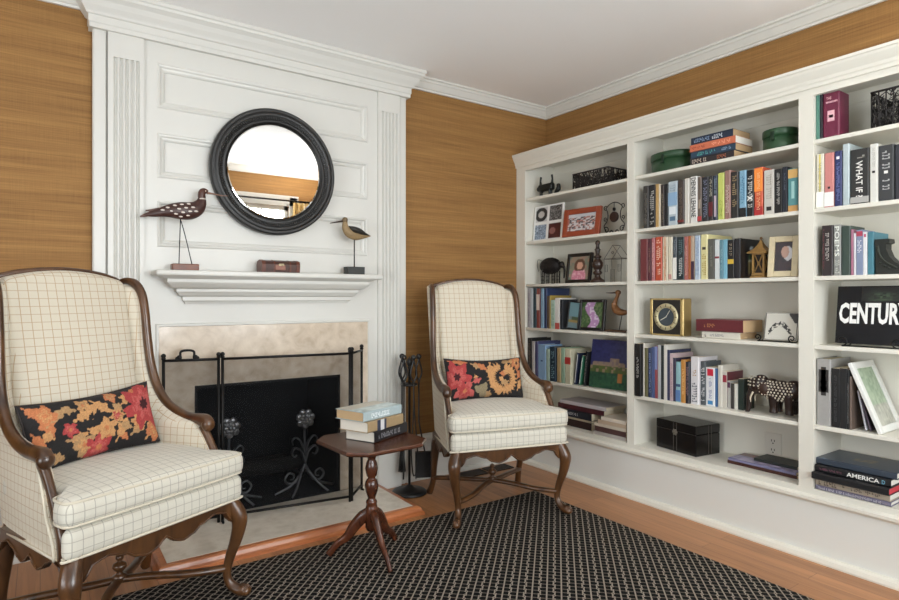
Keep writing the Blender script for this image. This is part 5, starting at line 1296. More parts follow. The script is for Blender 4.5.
def basket(label, x0, x1, z, X0, X1, h, hole=None, flare=.0, seed=3):
    y1, y0 = Yat(x0, X0), Yat(x1, X0)
    t = thing('wicker_basket', label, 'basket', ((X0+X1)/2, (y0+y1)/2, z)); rnd = random.Random(seed); b = MB()
    def wall(P, Q, skip=None):
        P, Q = Vector(P), Vector(Q); L_ = (Q-P).length; d = (Q-P)/L_; nrm = Vector((d.y, -d.x, 0)); n = int(L_/.0062)
        for k in range(n*3):
            a = rnd.uniform(0, L_); s_ = rnd.uniform(.02, .07); hh = rnd.uniform(.004, h-.004); an = rnd.uniform(-1, 1)
            pts = []
            for q in range(5):
                f = q/4-.5; u = min(max(a+f*s_*math.cos(an*1.4), .002), L_-.002); v = min(max(hh+f*s_*math.sin(an*1.6)+.010*math.sin(q*2+k), .004), h-.004)
                if skip and skip[0] < u/L_ < skip[1] and v/h > skip[2] and v/h < .93: v = h*skip[2]
                pts.append(P+d*u+nrm*rnd.uniform(-.002, .002)+Vector((0, 0, v)))
            b.tube(pts, .0019, 5)
        m = int(L_/.028)+1
        for k in range(m+1):
            u = L_*k/m; top = h*skip[2] if skip and skip[0] < u/L_ < skip[1] else h-.004
            b.tube([P+d*u+Vector((0, 0, .003)), P+d*u+Vector((0, 0, top))], .0026, 6)
    cs = [(X0, y0), (X0, y1), (X1, y1), (X1, y0)]
    for i in range(4): wall((*cs[i], z), (*cs[(i+1) % 4], z), hole if i == 3 else None)
    b.build('woven_wall', plain('#191412', .55, 0, .4, 200), t)
    b = MB(); b.tube([(x, y, z+h-.003) for x, y in cs], .0045, 8, closed=True); b.build('rim', plain('#1a1412', .5), t)
    MB().box(X0+.004, X1-.004, y0+.004, y1-.004, z+.0005, z+.005).build('basket_floor', plain('#191412', .6), t)
basket('dark woven wicker basket with a handle hole, top shelf of the left bay', 573, 608, 1.768, 2.70, 2.90, .095, (.25, .75, .55))
basket('dark woven wicker basket cut off by the right edge, right bay top shelf', 871.5, 925, 1.768, 2.70, 2.90, .145, None, seed=9)
# ---- left bay, second shelf
def collage(u, v):
    i, j = int(u*2), int(v*2); a, c_ = u*2-i, v*2-j
    if not (.10 < a < .93 and .07 < c_ < .93): return (.88, .88, .87)
    if (i, j) == (0, 1):
        d = math.hypot(a-.5, (c_-.5)*1.1); return (.72, .70, .68) if d < .22 else ((.08, .08, .09) if d < .44 else (.75, .75, .75))
    if (i, j) == (1, 1): n = nse(u, v, 40); return (.15+.4*n,)*3
    if (i, j) == (0, 0): n = nse(u, v, 46); return (.3+.4*n, .36+.4*n, .42+.42*n)
    n = nse(u, v, 40); return (.22+.1*n, .12, .13) if math.hypot(a-.35, c_-.5) > .2 else (.55, .38, .36)
T, w = stand_T(532.5, 561.5, 2.74, 1.4795, .10)
t = thing('photo_collage', 'white board of four square snapshots leaning at the left end of a shelf', 'picture', (0, 0, 0), mat=T); h = Zat(547, 204, 2.73)-1.477
MB().bevbox(0, .012, -w/2, w/2, 0, h, .002).build('board', plain('#deded9', .5, var=.02), t, local=True)
picture(collage, 60, 60, (-.0006, w/2-.002, .002), (0, -w+.004, 0), (0, 0, h-.004)).build('snapshots', M['art'], t, local=True, fixn=False)
MB().box(.012, .014, -.02, .02, 0, h*.6, T=Matrix.Translation((.012, 0, h*.6)) @ Matrix.Rotation(-.25, 4, 'Y') @ Matrix.Translation((-.012, 0, -h*.6))).build('strut', plain('#2b2622', .8), t, local=True)
def group_photo(u, v):
    n = nse(u, v, 18)
    if v > .8: return (.72, .72, .74)
    return (.75, .73, .73) if n > .55 else ((.30, .28, .30) if n > .25 else (.62, .42, .38))
framed('picture_frame', 'red brown wooden frame with a group photograph, left bay second shelf', 'picture frame', 563.5, 597, 208, 2.715, 1.477, .034, '#8a3d24', group_photo, lean=.16, yaw=.12, th=.018)
# wrought iron scroll stand with a hanging egg-shaped clock
yc = Yat(613, 2.76); X = 2.77; z0 = 1.477
t = thing('iron_scroll_clock', 'small dark round clock hanging in a curly wrought iron stand', 'clock', (X, yc, z0)); b = MB()
def S2(u, v): return (X, yc-u, z0+v)
def curl(cu, cv, r, a0, turns, sgn=1, n=22): return [S2(cu+sgn*(r*(1-.75*k/n))*math.cos(a0+turns*2*PI*k/n), cv+(r*(1-.75*k/n))*math.sin(a0+turns*2*PI*k/n)) for k in range(n+1)]
for sg in (-1, 1):
    b.tube(spline([S2(sg*.0, .004), S2(sg*.02, .022), S2(sg*.038, .008), S2(sg*.055, .012), S2(sg*.075, .05), S2(sg*.055, .075), S2(sg*.046, .10), S2(sg*.048, .13), S2(sg*.058, .155), S2(sg*.030, .178), S2(0, .186)], 5), .0028, 6)
    b.tube(curl(sg*.058, .026, .020, PI*.2, 1.1, sg), .0026, 6); b.tube(curl(sg*.020, .016, .013, PI, 1.1, sg), .0024, 6)
    b.tube(curl(sg*.062, .160, .015, -PI/2, 1.1, sg), .0026, 6); b.tube(curl(sg*.064, .092, .013, -PI/2, 1.1, sg), .0024, 6)
    b.tube([S2(sg*.04, .010), (X+.03, yc-sg*.04, z0+.003)], .0025, 6)
b.build('scroll_stand', M['iron'], t)
T = Matrix.Translation((X, yc, z0+.10)) @ Matrix.Rotation(-PI/2, 4, 'Y') @ Matrix.Rotation(.0, 4, 'X')
MB().lathe([(0, -.018), (.020, -.016), (.030, -.006), (.031, .004), (.026, .010), (.022, .010)], 28, T=T).build('clock_case', plain('#35231c', .4, .3), t)
MB().lathe([(0, .009), (.023, .009), (.023, .008), (0, .008)], 28, T=T, smooth=False).build('clock_face', plain('#b9ab92', .5), t)
b = MB().tube([S2(0, .186), S2(0, .150)], .0018, 6).ball(S2(0, .145), (.010, .010, .012), 10); b.build('hanger', M['iron'], t)
# ---- left bay, third shelf
def wire_elephant(x0, x1, pt, X, zsh):
    y1, y0 = Yat(x0, X), Yat(x1, X); w = y1-y0; h = Zat((x0+x1)/2, pt, X)-zsh; c = (y0+y1)/2
    t = thing('wire_animal', 'dark wire elephant figurine on thick legs at the left end of the third shelf', 'figurine', (X, c, zsh)); b = MB(); rnd = random.Random(5)
    def P(y, z, x=0): return (x, y, z)
    cz = h*.66; ry, rz, rx = w*.36, h*.30, h*.24
    for k in range(70):                    # wound wire over an egg-shaped body
        a, e = rnd.uniform(0, PI), rnd.uniform(0, 2*PI); u = Vector((math.cos(e)*math.sin(a), math.sin(e)*math.sin(a), math.cos(a))); v = u.orthogonal().normalized(); w_ = u.cross(v)
        pts = [(rx*(v.x*math.cos(q)+w_.x*math.sin(q)), ry*(v.y*math.cos(q)+w_.y*math.sin(q)), cz+rz*(v.z*math.cos(q)+w_.z*math.sin(q))) for q in [2*PI*i/18 for i in range(18)]]
        b.tube(pts, .0013, 4, closed=True)
    b.ball((0, 0, cz), (rx*.86, ry*.88, rz*.86), 14)
    b.build('body', plain('#241f1d', .5, .4, .4, 200), t, local=True)
    for sx_, sy_ in ((-1, -1), (-1, 1), (1, -1), (1, 1)):
        b = MB()
        for k in range(7):
            a = 2*PI*k/7; b.tube([(sx_*rx*.5+.011*math.cos(a), sy_*w*.2+.011*math.sin(a), .002), (sx_*rx*.5+.013*math.cos(a), sy_*w*.2+.013*math.sin(a), cz-rz*.6)], .0018, 5)
        for z in (.004, h*.15, h*.28): b.tube([(sx_*rx*.5+.0125*math.cos(2*PI*k/10), sy_*w*.2+.0125*math.sin(2*PI*k/10), z) for k in range(10)], .0016, 4, closed=True)
        b.build('leg', plain('#241f1d', .5, .4, .4, 200), t, local=True)
    b = MB(); b.ball((0, -w*.42, cz+.004), (.018, .018, .022), 12); b.tube(spline([(0, -w*.46, cz), (0, -w*.52, cz-.03), (0, -w*.50, h*.2)], 5), [.010, .007, .005], 8); b.build('head', plain('#241f1d', .5, .4, .4, 200), t, local=True)
    b = MB(); b.tube(spline([(0, w*.34, cz+rz*.7), (0, w*.48, cz+rz*.8), (0, w*.50, cz), (0, w*.46, cz-rz*.6)], 5), .0016, 5); b.build('tail', M['iron'], t, local=True)
wire_elephant(537.5, 564, 256.5, 2.78, 1.192)
def girl(u, v):
    d = math.hypot((u-.52)*1.0, (v-.60)*.9)
    if d < .15: return (.80, .62, .54)
    if d < .27 and v > .38: return (.36, .25, .20)
    if v < .42 and abs(u-.5) < .36-.3*max(0, v-.15): return (.78, .50, .58) if nse(u, v, 22) > .3 else (.86, .68, .72)
    return (.45+.15*nse(u, v, 8), .50, .44)
framed('picture_frame', 'black frame with a photograph of a girl in pink', 'picture frame', 565.0, 589.6, 253.5, 2.75, 1.192, .020, '#121110', girl, lean=.14, yaw=.0)
c = Vector((2.725, Yat(597.6, 2.725), 1.1925)); hh = Zat(596.5, 240.5, 2.725)-1.192; s = hh/.20
t = thing('turned_finial', 'tall dark turned wooden finial beside the picture of the girl', 'finial', c)
MB().lathe([(r*s, z*s) for r, z in ((.034, 0), (.035, .008), (.028, .014), (.014, .024), (.012, .034), (.020, .040), (.022, .048), (.013, .056), (.020, .066), (.027, .082), (.026, .094), (.016, .108), (.010, .112), (.018, .118), (.018, .124), (.009, .130), (.011, .150), (.015, .156), (.009, .162), (.008, .178), (.012, .184), (.010, .194), (.003, .200), (0, .2))], 24, T=Matrix.Translation(c)).build('turning', wood_mat('#1c100c', '#3a241a', .35, (20, 20, 6)), t)
# wire house
X = 2.79; ya, yb = Yat(604.5, X), Yat(621, X); yc_ = Yat(627.5, X+.03); z0 = 1.1925; ht = Zat(606, 259, X)-z0; hp = Zat(614, 245, X)-z0
t = thing('wire_house', 'outline of a small house bent from thin grey wire', 'ornament', (X, (ya+yb)/2, z0)); b = MB(); wr = .0016; D_ = .07
def rect(x, y0, y1, z0_, z1_): b.tube([(x, y0, z0_), (x, y1, z0_), (x, y1, z1_), (x, y0, z1_)], wr, 5, closed=True)
ym = (ya+yb)/2
for x in (X, X+D_):
    b.tube([(x, ya, z0+wr), (x, yb, z0+wr), (x, yb-.004, z0+ht), (x, ym, z0+hp), (x, ya+.004, z0+ht)], wr, 5, closed=True); b.tube([(x, ya+.004, z0+ht), (x, yb-.004, z0+ht)], wr, 5)
for y, z in ((ya, wr), (yb, wr), (ya+.004, ht), (yb-.004, ht), (ym, hp)): b.tube([(X, y, z0+z), (X+D_, y, z0+z)], wr, 5)
rect(X-.001, ym+.012, ym-.012, z0+wr, z0+ht*.55); rect(X-.001, ya-.006, ya-.022, z0+ht*.45, z0+ht*.75); rect(X-.001, yb+.006, yb+.020, z0+ht*.45, z0+ht*.75)
b.tube([(X-.001, ym+.007*math.cos(2*PI*k/12), z0+ht+(hp-ht)*.45+.007*math.sin(2*PI*k/12)) for k in range(12)], wr, 5, closed=True)
b.build('wire', plain('#4a4540', .45, .6), t)
# ---- left bay, fourth shelf
def seaside(u, v):
    if v > .45: return (.42, .55, .58)
    if .3 < v <= .45: return (.28, .34, .26) if u > .3 else (.45, .5, .5)
    return (.55, .48, .30) if v > .22 else (.40, .48, .50)
framed('picture_frame', 'small tilted black frame showing a seaside view against the books', 'picture frame', 566, 577.5, 302, 2.705, .902, .008, '#0f1012', seaside, lean=.08, yaw=.0, roll=.09, strut=False, th=.010)
def blossoms(u, v):
    n = nse(u, v, 16)
    if abs(u-.5-.15*math.sin(v*6)) < .2: return (.66, .50, .66) if n > .3 else (.80, .74, .80)
    return (.24, .34, .20) if n > .4 else (.38, .44, .30)
framed('picture_frame', 'black frame with a photograph of mauve blossoms among green leaves', 'picture frame', 579, 602.5, 300, 2.735, .902, .017, '#15100f', blossoms, lean=.12, yaw=.12)
# standing bird
X = 2.75; z0 = .902
def bp(px, py, r): p = pX(px, py, X); return (p.x, p.y, p.z, r)
c = pX(617, 333, X); t = thing('carved_shorebird', 'brown carved shorebird with a long bill on a wooden slab, left bay', 'bird figurine', (X, c.y, z0))
b = MB(); P_ = spline([bp(618, 292, .013), bp(617.5, 296, .012), bp(615.5, 301, .014), bp(614.5, 306, .021), bp(617.5, 311, .027), bp(623, 312.5, .022), bp(629, 312, .010), bp(633, 311, .002)], 5)
b.tube([p[:3] for p in P_], [p[3] for p in P_], 14, flat=(1, .8)); b.ball(bp(618, 292.5, 0)[:3], (.015, .019, .015), 12); b.build('body', plain('#7a5230', .4, 0, .35, 60, .2), t)
b = MB(); P_ = [bp(615.5, 292.5, .005), bp(611, 293, .0035), bp(606, 292.8, .0012)]; b.tube([p[:3] for p in P_], [p[3] for p in P_], 8); b.build('beak', plain('#3a271b', .45), t)
b = MB(); a_ = bp(622, 315, 0); e_ = bp(619, 331.5, 0); b.tube([a_[:3], (X, e_[1], z0+.008)], .0026, 6); b.build('leg', M['iron'], t)
MB().bevbox(X-.025, X+.03, Yat(628, X), Yat(607.5, X), z0+.0005, z0+.013, .003).build('base', wood_mat('#35241a', '#5c412c', .6, (10, 30, 30)), t)
# ---- left bay, fifth shelf: castle picture
def castle(u, v):
    n = nse(u, v, 18)
    if v > .62 or (v > .52 and (u < .08 or u > .86)): return (.13+.05*n, .14+.05*n, .30+.07*n)
    if v > .46: return (.42+.12*n, .36+.1*n, .36) if (.05 < u < .9 and (v < .54 or (.5 < u < .75))) else (.16, .17, .33)
    if v > .32: return (.22+.08*n, .27+.08*n, .17) if n > .25 else (.50, .42, .34)
    if .72 < u < .84 and .14 < v < .34: return (.60, .40, .22)
    return (.10+.08*n, .22+.10*n, .17+.05*n)
T, w = stand_T(590.5, 626.0, 2.735, .5672, .14, .12); h = (Zat(605, 340, 2.74)-.565)*1.0
t = thing('castle_picture', 'large picture of a castle on a green hill under a deep blue sky', 'picture', (0, 0, 0), mat=T)
MB().bevbox(0, .008, -w/2, w/2, 0, h, .001).build('board', plain('#20253f', .5), t, local=True)
picture(castle, 60, 60, (-.0006, w/2, 0), (0, -w, 0), (0, 0, h)).build('print', M['art'], t, local=True, fixn=False)
# ---- middle bay, top shelf: green metal boxes
grn = plain('#27462c', .4, .1, .25, 30, .2)
def oval_box(label, x0, x1, pt, X):
    y1, y0 = Yat(x0, X), Yat(x1, X); w = (y1-y0)/2; h = Zat((x0+x1)/2, pt, X)-1.768; c = (X, (y0+y1)/2, 1.768)
    t = thing('oval_tin', label, 'tin box', c, group='green oval tins on the top shelf'); T = Matrix.Translation(c) @ Matrix.Diagonal((.072/w, 1, 1, 1))
    MB().lathe([(0, .0005), (w*.95, .0005), (w*.96, .003), (w*.96, h*.72), (0, h*.72)], 48, T=T).build('body', grn, t)
    MB().lathe([(w*.97, h*.66), (w, h*.67), (w, h*.93), (w*.985, h*.98), (w*.9, h), (0, h*1.0)], 48, T=T).build('lid', grn, t)
    b = MB(); yy = (y0+y1)/2+w*.0; b.bevbox(X-.076, X-.070, yy-.008, yy+.008, 1.768+h*.45, 1.768+h*.85, .001); b.build('clasp', plain('#1f3322', .4, .4), t)
oval_box('dark green oval tin box left of the stacked thick books', 652.5, 690, 153, 2.785)
oval_box('dark green oval tin box at the right end of the top shelf, middle bay', 764, 797.5, 130.5, 2.785)
# ---- middle bay, third shelf: pagoda lantern and cream frame
X = 2.80; c = Vector((X, Yat(761.2, X), 1.1925)); zt_ = Zat(760, 237, X)-1.192; w = (Yat(752.5, X)-Yat(768, X))/2
t = thing('pagoda_lantern', 'small golden brown carved pagoda lantern beside the cream picture frame', 'lantern', c); T = Matrix.Translation(c); gd = plain('#a07c48', .5, .15, .35, 60, .4); gd2 = plain('#6a4c2a', .5, .1, .3, 60)
MB().bevbox(-w, w, -w, w, 0, .012, .003, T=T).bevbox(-w*.86, w*.86, -w*.86, w*.86, .012, .026, .003, T=T).build('base', gd, t)
b = MB()
for s1 in (-1, 1):
    for s2 in (-1, 1): b.box(s1*w*.68-.004, s1*w*.68+.004, s2*w*.68-.004, s2*w*.68+.004, .026, zt_*.60, T=T)
b.box(-w*.72, w*.72, -w*.72, w*.72, zt_*.57, zt_*.62, T=T); b.build('posts', gd, t)
b = MB(); zb_, zc_ = .030, zt_*.56
for s_ in (-1, 1):
    for k in (-1, 1):
        b.tube(spline([(-w*.68, s_*w*.55, zb_ if k > 0 else zc_), (-w*.68, s_*w*.1, (zb_+zc_)/2), (-w*.68, s_*w*.5, zc_ if k > 0 else zb_)], 4), .003, 6)
        b.tube(spline([(s_*w*.55, -w*.68, zb_ if k > 0 else zc_), (s_*w*.1, -w*.68, (zb_+zc_)/2), (s_*w*.5, -w*.68, zc_ if k > 0 else zb_)], 4), .003, 6)
b.ball((-w*.68, 0, (zb_+zc_)/2), (.003, .008, .010), 8); b.ball((0, -w*.68, (zb_+zc_)/2), (.008, .003, .010), 8)
b.build('fretwork', gd, t, T=T); MB().box(-w*.5, w*.5, -w*.5, w*.5, .026, zt_*.58, T=T).build('inner_box', plain('#2a211a', .7), t)
b = MB(); vs = []; rp = [(1.22, .60), (1.25, .63), (.95, .67), (.62, .72), (.36, .80), (.16, .88), (.10, .92)]
for k, z in rp: vs += [(s1*w*k*math.sqrt(1), s2*w*k, zt_*z) for s1, s2 in ((-1, -1), (1, -1), (1, 1), (-1, 1))]
b.add(vs, [(3, 2, 1, 0)]+[(i*4+j, i*4+(j+1) % 4, (i+1)*4+(j+1) % 4, (i+1)*4+j) for i in range(len(rp)-1) for j in range(4)]+[tuple(range(24, 28))]); b.build('roof', gd, t, T=T)
MB().lathe([(.004, zt_*.91), (.003, zt_*.94), (.007, zt_*.96), (.004, zt_*.99), (0, zt_)], 12, T=T).build('finial', gd2, t)
def baby(u, v):
    d = math.hypot((u-.58)*.9, v-.66)
    if d < .20: return (.74, .60, .54)
    if math.hypot((u-.75)*.9, v-.6) < .24: return (.78, .78, .80)
    return (.20+.05*nse(u, v, 9), .20, .22)
framed('picture_frame', 'cream wooden frame with a photograph of a baby, middle bay', 'picture frame', 768, 796.5, 236.5, 2.735, 1.192, .026, '#cdbf9e', baby, lean=.16, yaw=.16, th=.018)
# ---- middle bay, fourth shelf: clock, plaque on easel
X = 2.705; ya, yb = Yat(650, X), Yat(683, X); w = ya-yb; h = Zat(655, 298.5, X)-.902
t = thing('shelf_clock', 'square golden shelf clock with a round dial on a black ground', 'clock', (X, (ya+yb)/2, .902)); T = Matrix.Translation((X, (ya+yb)/2, .9025)); br_ = plain('#b39a66', .35, .75, .15, 30)
MB().bevbox(.004, .075, -w/2, w/2, 0, h, .003, T=T).build('case', br_, t)
b = MB()
for y0, y1, z0_, z1_ in ((-w/2, -w/2+.016, 0, h), (w/2-.016, w/2, 0, h), (-w/2, w/2, 0, .008), (-w/2, w/2, h-.008, h)): b.bevbox(0, .006, y0, y1, z0_, z1_, .001, T=T)
b.build('bezel', plain('#c9b078', .35, .7), t)
MB().box(.002, .0045, -w/2+.014, w/2-.014, .008, h-.008, T=T).build('black_ground', plain('#1d1a18', .3), t)
Tc = T @ Matrix.Translation((.001, 0, h/2)) @ Matrix.Rotation(-PI/2, 4, 'Y'); R_ = min(w/2-.016, h/2-.01)*.86
MB().lathe([(R_*.66, 0), (R_*.68, .004), (R_*.98, .004), (R_, 0)], 48, T=Tc).build('chapter_ring', plain('#c9bf9a', .35, .5), t)
MB().lathe([(0, .0012), (R_*.66, .0012), (R_*.66, 0), (0, 0)], 40, T=Tc, smooth=False).build('dial', plain('#39434a', .35), t)
b = MB()
for k in range(12): a = 2*PI*k/12; b.box(-.0015, .0015, R_*.74, R_*.92, .004, .0052, T=Tc @ Matrix.Rotation(a, 4, 'Z'))
b.build('hour_marks', plain('#2a2622', .5), t)
b = MB().box(-.0016, .0016, -.004, R_*.52, .0022, .0032, T=Tc @ Matrix.Rotation(.5, 4, 'Z')); b.build('hand', plain('#e4e0d0', .4), t)
MB().box(-.0012, .0012, -.004, R_*.6, .0034, .0042, T=Tc @ Matrix.Rotation(-2.2, 4, 'Z')).build('hand', plain('#e4e0d0', .4), t)
def drawing(u, v):
    if .02 > u or u > .98 or v < .02 or v > .98: return (.2, .2, .2)
    a = .30+.35*math.sin(PI*min(1, max(0, (u-.12)/.7)))
    if .12 < u < .85 and a-.16 < v < a+.05 and nse(u, v, 26) > .35: return (.2, .2, .2)
    if u > .72 and v > .62 and (u-.72) > (.95-v)*.6: return (.25, .25, .25)
    return (.80, .79, .75)
T, w = stand_T(763, 796.6, 2.725, .903, .20, .0); h = .125
t = thing('drawing_plaque', 'white plaque with a black drawing resting on the iron easel', 'plaque', (0, 0, 0), mat=T @ Matrix.Translation((0, 0, .008)))
MB().bevbox(0, .008, -w/2, w/2, 0, h, .001).build('board', plain('#cfccc4', .4, var=.02), t, local=True)
picture(drawing, 60, 50, (-.0006, w/2-.002, .002), (0, -w+.004, 0), (0, 0, h-.004)).build('print', M['art'], t, local=True, fixn=False)
def easel(label, x0, x1, X, z, r, hb, wb=.0028, bk=.0):
    ya, yb = Yat(x0, X), Yat(x1, X); t = thing('iron_easel', label, 'easel', (X, (ya+yb)/2, z)); b = MB(); w_ = abs(ya-yb)
    for y, sg in ((ya-r, 1), (yb+r, -1)):
        pts = [(X-.012, y+sg*(r*(1-.7*k/26))*math.cos(PI+2*PI*1.35*(1-k/26)-.0)*1.0, z+r+.003+(r*(1-.7*k/26))*math.sin(-PI/2+2*PI*1.25*k/26)) for k in range(27)]
        pts = [(X-.012, y-sg*r*(1-.72*k/26)*math.sin(2*PI*1.25*k/26), z+wb+r-r*(1-.72*k/26)*math.cos(2*PI*1.25*k/26)) for k in range(27)]
        b.tube(pts, wb, 7); b.tube(spline([(X-.012, y, z+wb), (X+.03+bk, y, z+wb), (X+.045+bk, y, z+.02), (X+.062+bk, y, z+hb)], 4), wb, 7); b.tube([(X+.060+bk, y, z+hb*.8), (X+.100+bk, y, z+wb)], wb, 7)
    b.tube([(X-.004, ya-r, z+wb), (X-.004, yb+r, z+wb)], wb, 7); b.tube([(X+.063+bk, ya-r, z+hb*.9), (X+.063+bk, yb+r, z+hb*.9)], wb, 7)
    b.build('scrolls', M['iron'], t)
easel('black iron easel with two curled feet under the white plaque', 755.5, 797.0, 2.715, .9025, .016, .08)
# ---- middle bay, fifth shelf: ornamented elephant
X = 2.77; z0 = .565
def ep(px, py, dx=0): p = pX(px, py, X); return Vector((X+dx, p.y, p.z))
z0 += .004; t = thing('elephant_figurine', 'dark carved elephant studded with pale mirror discs, lower middle bay', 'figurine', (X, ep(775, 400).y, z0)); b = MB()
bc_ = ep(783, 391.5)
b.ball(bc_, (.044, .070, .050), 20); b.ball(ep(772, 389), (.042, .048, .050), 18); b.ball(ep(794, 391), (.042, .045, .048), 18)
for px_, dx in ((776, -.022), (776, .022), (792, -.024), (792, .024)):
    q = ep(px_, 395, dx); b.tube([(q.x, q.y, q.z), (q.x, q.y, z0+.03), (q.x, q.y, z0+.014), (q.x, q.y, z0+.008)], [.024, .017, .018, .019], 12)
hd = ep(759.5, 385, -.012); b.ball(hd, (.038, .040, .042), 16); b.ball(ep(762, 379, -.008), (.030, .030, .022), 12)
P_ = spline([(*ep(755.5, 388, -.018), .021), (*ep(752.5, 396, -.026), .015), (*ep(752, 404, -.028), .012), (*ep(751, 410, -.030), .010), (*ep(749, 412.5, -.032), .008)], 5)
b.tube([p[:3] for p in P_], [p[3] for p in P_], 12)
q = ep(769, 408, 0); P_ = [(*ep(766, 398, -.01), .017), (*ep(765, 408, -.012), .014)]
b.build('body', plain('#2a1c17', .35, .1, .4, 60, .3), t, mods=REMESH(.004))
b = MB()
for s_, dx in ((-1, -.042), (1, .030)):
    b = MB(); b.ball(ep(767.5, 388, dx), (.008, .026, .032), 14)
    b.build('ear', plain('#3a261d', .4, .1, .4, 60), t)
b = MB()
for dx in (-.034, .006):
    b.tube([p[:3] for p in spline([(*ep(757, 391, dx), 0), (*ep(755, 396.5, dx-.006), 0), (*ep(756, 401, dx-.012), 0)], 4)], [.005, .004, .0015], 8)
b.build('tusk', plain('#cdbfa6', .4), t)
b = MB()                                     # studs: rows of small discs over blanket and forehead
for i in range(9):
    for j in range(8):
        th_ = -.85+1.75*j/7; ph = -1.05+2.1*(i+.5*(j % 2))/9; p = Vector((bc_.x-.046*math.cos(th_), bc_.y-.072*math.sin(ph)*.98, bc_.z+.001+.052*math.sin(th_)))
        k = math.cos(ph)**.35; p.x = bc_.x-.0465*math.cos(th_)*k; b.ball(p, (.003, .0050, .0052), 8)
for i in range(5):
    for j in range(4):
        th_ = -.1+1.1*j/3; ph = -.9+1.8*i/4; b.ball((hd.x-.040*math.cos(th_)*math.cos(ph), hd.y-.042*math.sin(ph), hd.z+.006+.044*math.sin(th_)), .0042, 8)
for s_ in range(10): a = 2*PI*s_/10; e_ = ep(768.5, 388, -.046); b.ball((e_.x, e_.y+.022*math.cos(a), e_.z+.027*math.sin(a)), (.003, .0035, .0035), 8)
o = b.build('mirror_studs', plain('#c9bfae', .3, .4), t); o['kind'] = 'stuff'
# ---- middle bay, bottom: black lacquer box
T, _ = stand_T(656, 700, 2.73, .2945, 0, 0)
P1 = pZ(656.3, 446, .2945); P2 = pZ(696, 457.5, .2945); P3 = pZ(721.8, 450.5, .2945)
d = (P2-P1); ang = math.atan2(d.y, d.x); L1 = d.length; L2 = min((P3-P2).length, .178); zt_ = .155
t = thing('lacquer_box', 'black lacquered box with a lid and small metal fastening, bottom of the middle bay', 'box', P1, mat=Matrix.Translation(P1) @ Matrix.Rotation(ang, 4, 'Z'))
lac = plain('#121010', .22, 0, .2, 20)
MB().bevbox(0, L1, 0, L2, .0005, zt_*.70, .003).build('body', lac, t, local=True); MB().bevbox(-.001, L1+.001, -.001, L2+.001, zt_*.70+.001, zt_, .004).build('lid', lac, t, local=True)
b = MB()
for u in (.45, .53): b.box(L1*u, L1*u+.002, -.0022, 0, .002, zt_-.003)
for v in (.5, .62): b.box(L1+.0005, L1+.0022, L2*v, L2*v+.002, .002, zt_-.003)
b.box(-.0015, L1+.0015, -.0018, -.0005, zt_*.70, zt_*.70+.0016); b.build('fine_line', plain('#4d4842', .4), t, local=True)
b = MB()
for k in range(6): a = 2*PI*k/6; b.ball((L1*.49+.012*math.cos(a), -.002, zt_*.66+.012*math.sin(a)), (.006, .002, .006), 8)
b.ball((L1*.49, -.004, zt_*.66), (.008, .003, .008), 10); b.build('fastening', plain('#8f8a80', .35, .8), t, local=True)
# ---- right bay, third shelf: iron bookend shaped like a curved bracket
X = 2.705; ya = Yat(874.5, X); z0 = 1.192
def bq(px, py): p = pX(px, py, X); return (p.y, p.z)
out = [bq(875.5, 274.5), bq(875.5, 246), bq(874.5, 244), bq(874.5, 239.5), bq(889, 238.5), bq(889.5, 242.5), bq(886, 244), bq(886, 249), bq(889, 256), bq(895, 262), bq(903, 266), bq(904, 274.5)]
t = thing('iron_bookend', 'dark iron bracket shaped bookend with a curved side, right bay', 'bookend', (X, ya-.05, z0))
out = [(y, max(z, z0+.0005)) for y, z in out]
MB().prism(out, 'x', X, X+.055).build('bracket', plain('#252824', .5, .4, .3, 50), t)
b = MB(); b.tube([p for p in spline([(X-.001, *bq(878, 246)), (X-.001, *bq(880, 255)), (X-.001, *bq(886, 262)), (X-.001, *bq(897, 268))], 5)], .004, 8)
for px_, py_ in ((880, 263), (884.5, 266), (889, 268)): b.ball((X-.001, *bq(px_, py_)), (.003, .005, .005), 8)
b.build('relief', plain('#33372f', .45, .4), t)
# ---- right bay, fourth shelf: large book facing out, on its stand
T, w = stand_T(835, 915, 2.735, .9145, .13, .0); h = (Zat(870, 286.5, 2.735)-.912)/math.cos(.13)
t = thing('display_book', 'large black photo book titled in huge white capitals, standing face out', 'book', (0, 0, 0), mat=T)
MB().box(.0, .0030, -w/2, w/2, 0, h).box(.033, .036, -w/2, w/2, 0, h).box(.0, .036, w/2-.003, w/2, 0, h).build('cover', plain('#15181c', .25, var=.2), t, local=True)
MB().box(.003, .033, -w/2+.004, w/2-.003, .004, h-.004).build('pages', M['pages'], t, local=True)
R3 = W[t].to_3x3(); wt_ = Yat(837.5, 2.735)-Yat(908, 2.735)
text('CENTURY', wt_, h*.37, W[t] @ Vector((-.0006, w/2-.010, h*.34)), R3 @ Vector((0, -1, 0)), R3 @ Vector((0, 0, 1)), plain('#e9e8e4', .4, var=.01), t, bold=.035)
def greenish(u, v): n = nse(u, v, 14); e = max(0, 1-math.hypot((u-.5)*2, (v-.3)*1.6)); return (.09+.25*e*n, .10+.34*e*n, .10+.22*e*n)
picture(greenish, 36, 18, W[t] @ Vector((-.0005, w*.18, h*.73)), R3 @ Vector((0, -w*.55, 0)), R3 @ Vector((0, 0, h*.25))).build('cover_print', M['art'], t, fixn=False)
easel('black iron easel holding the large photo book in the right bay', 838, 905, 2.715, .9025, .020, .12, bk=.028)
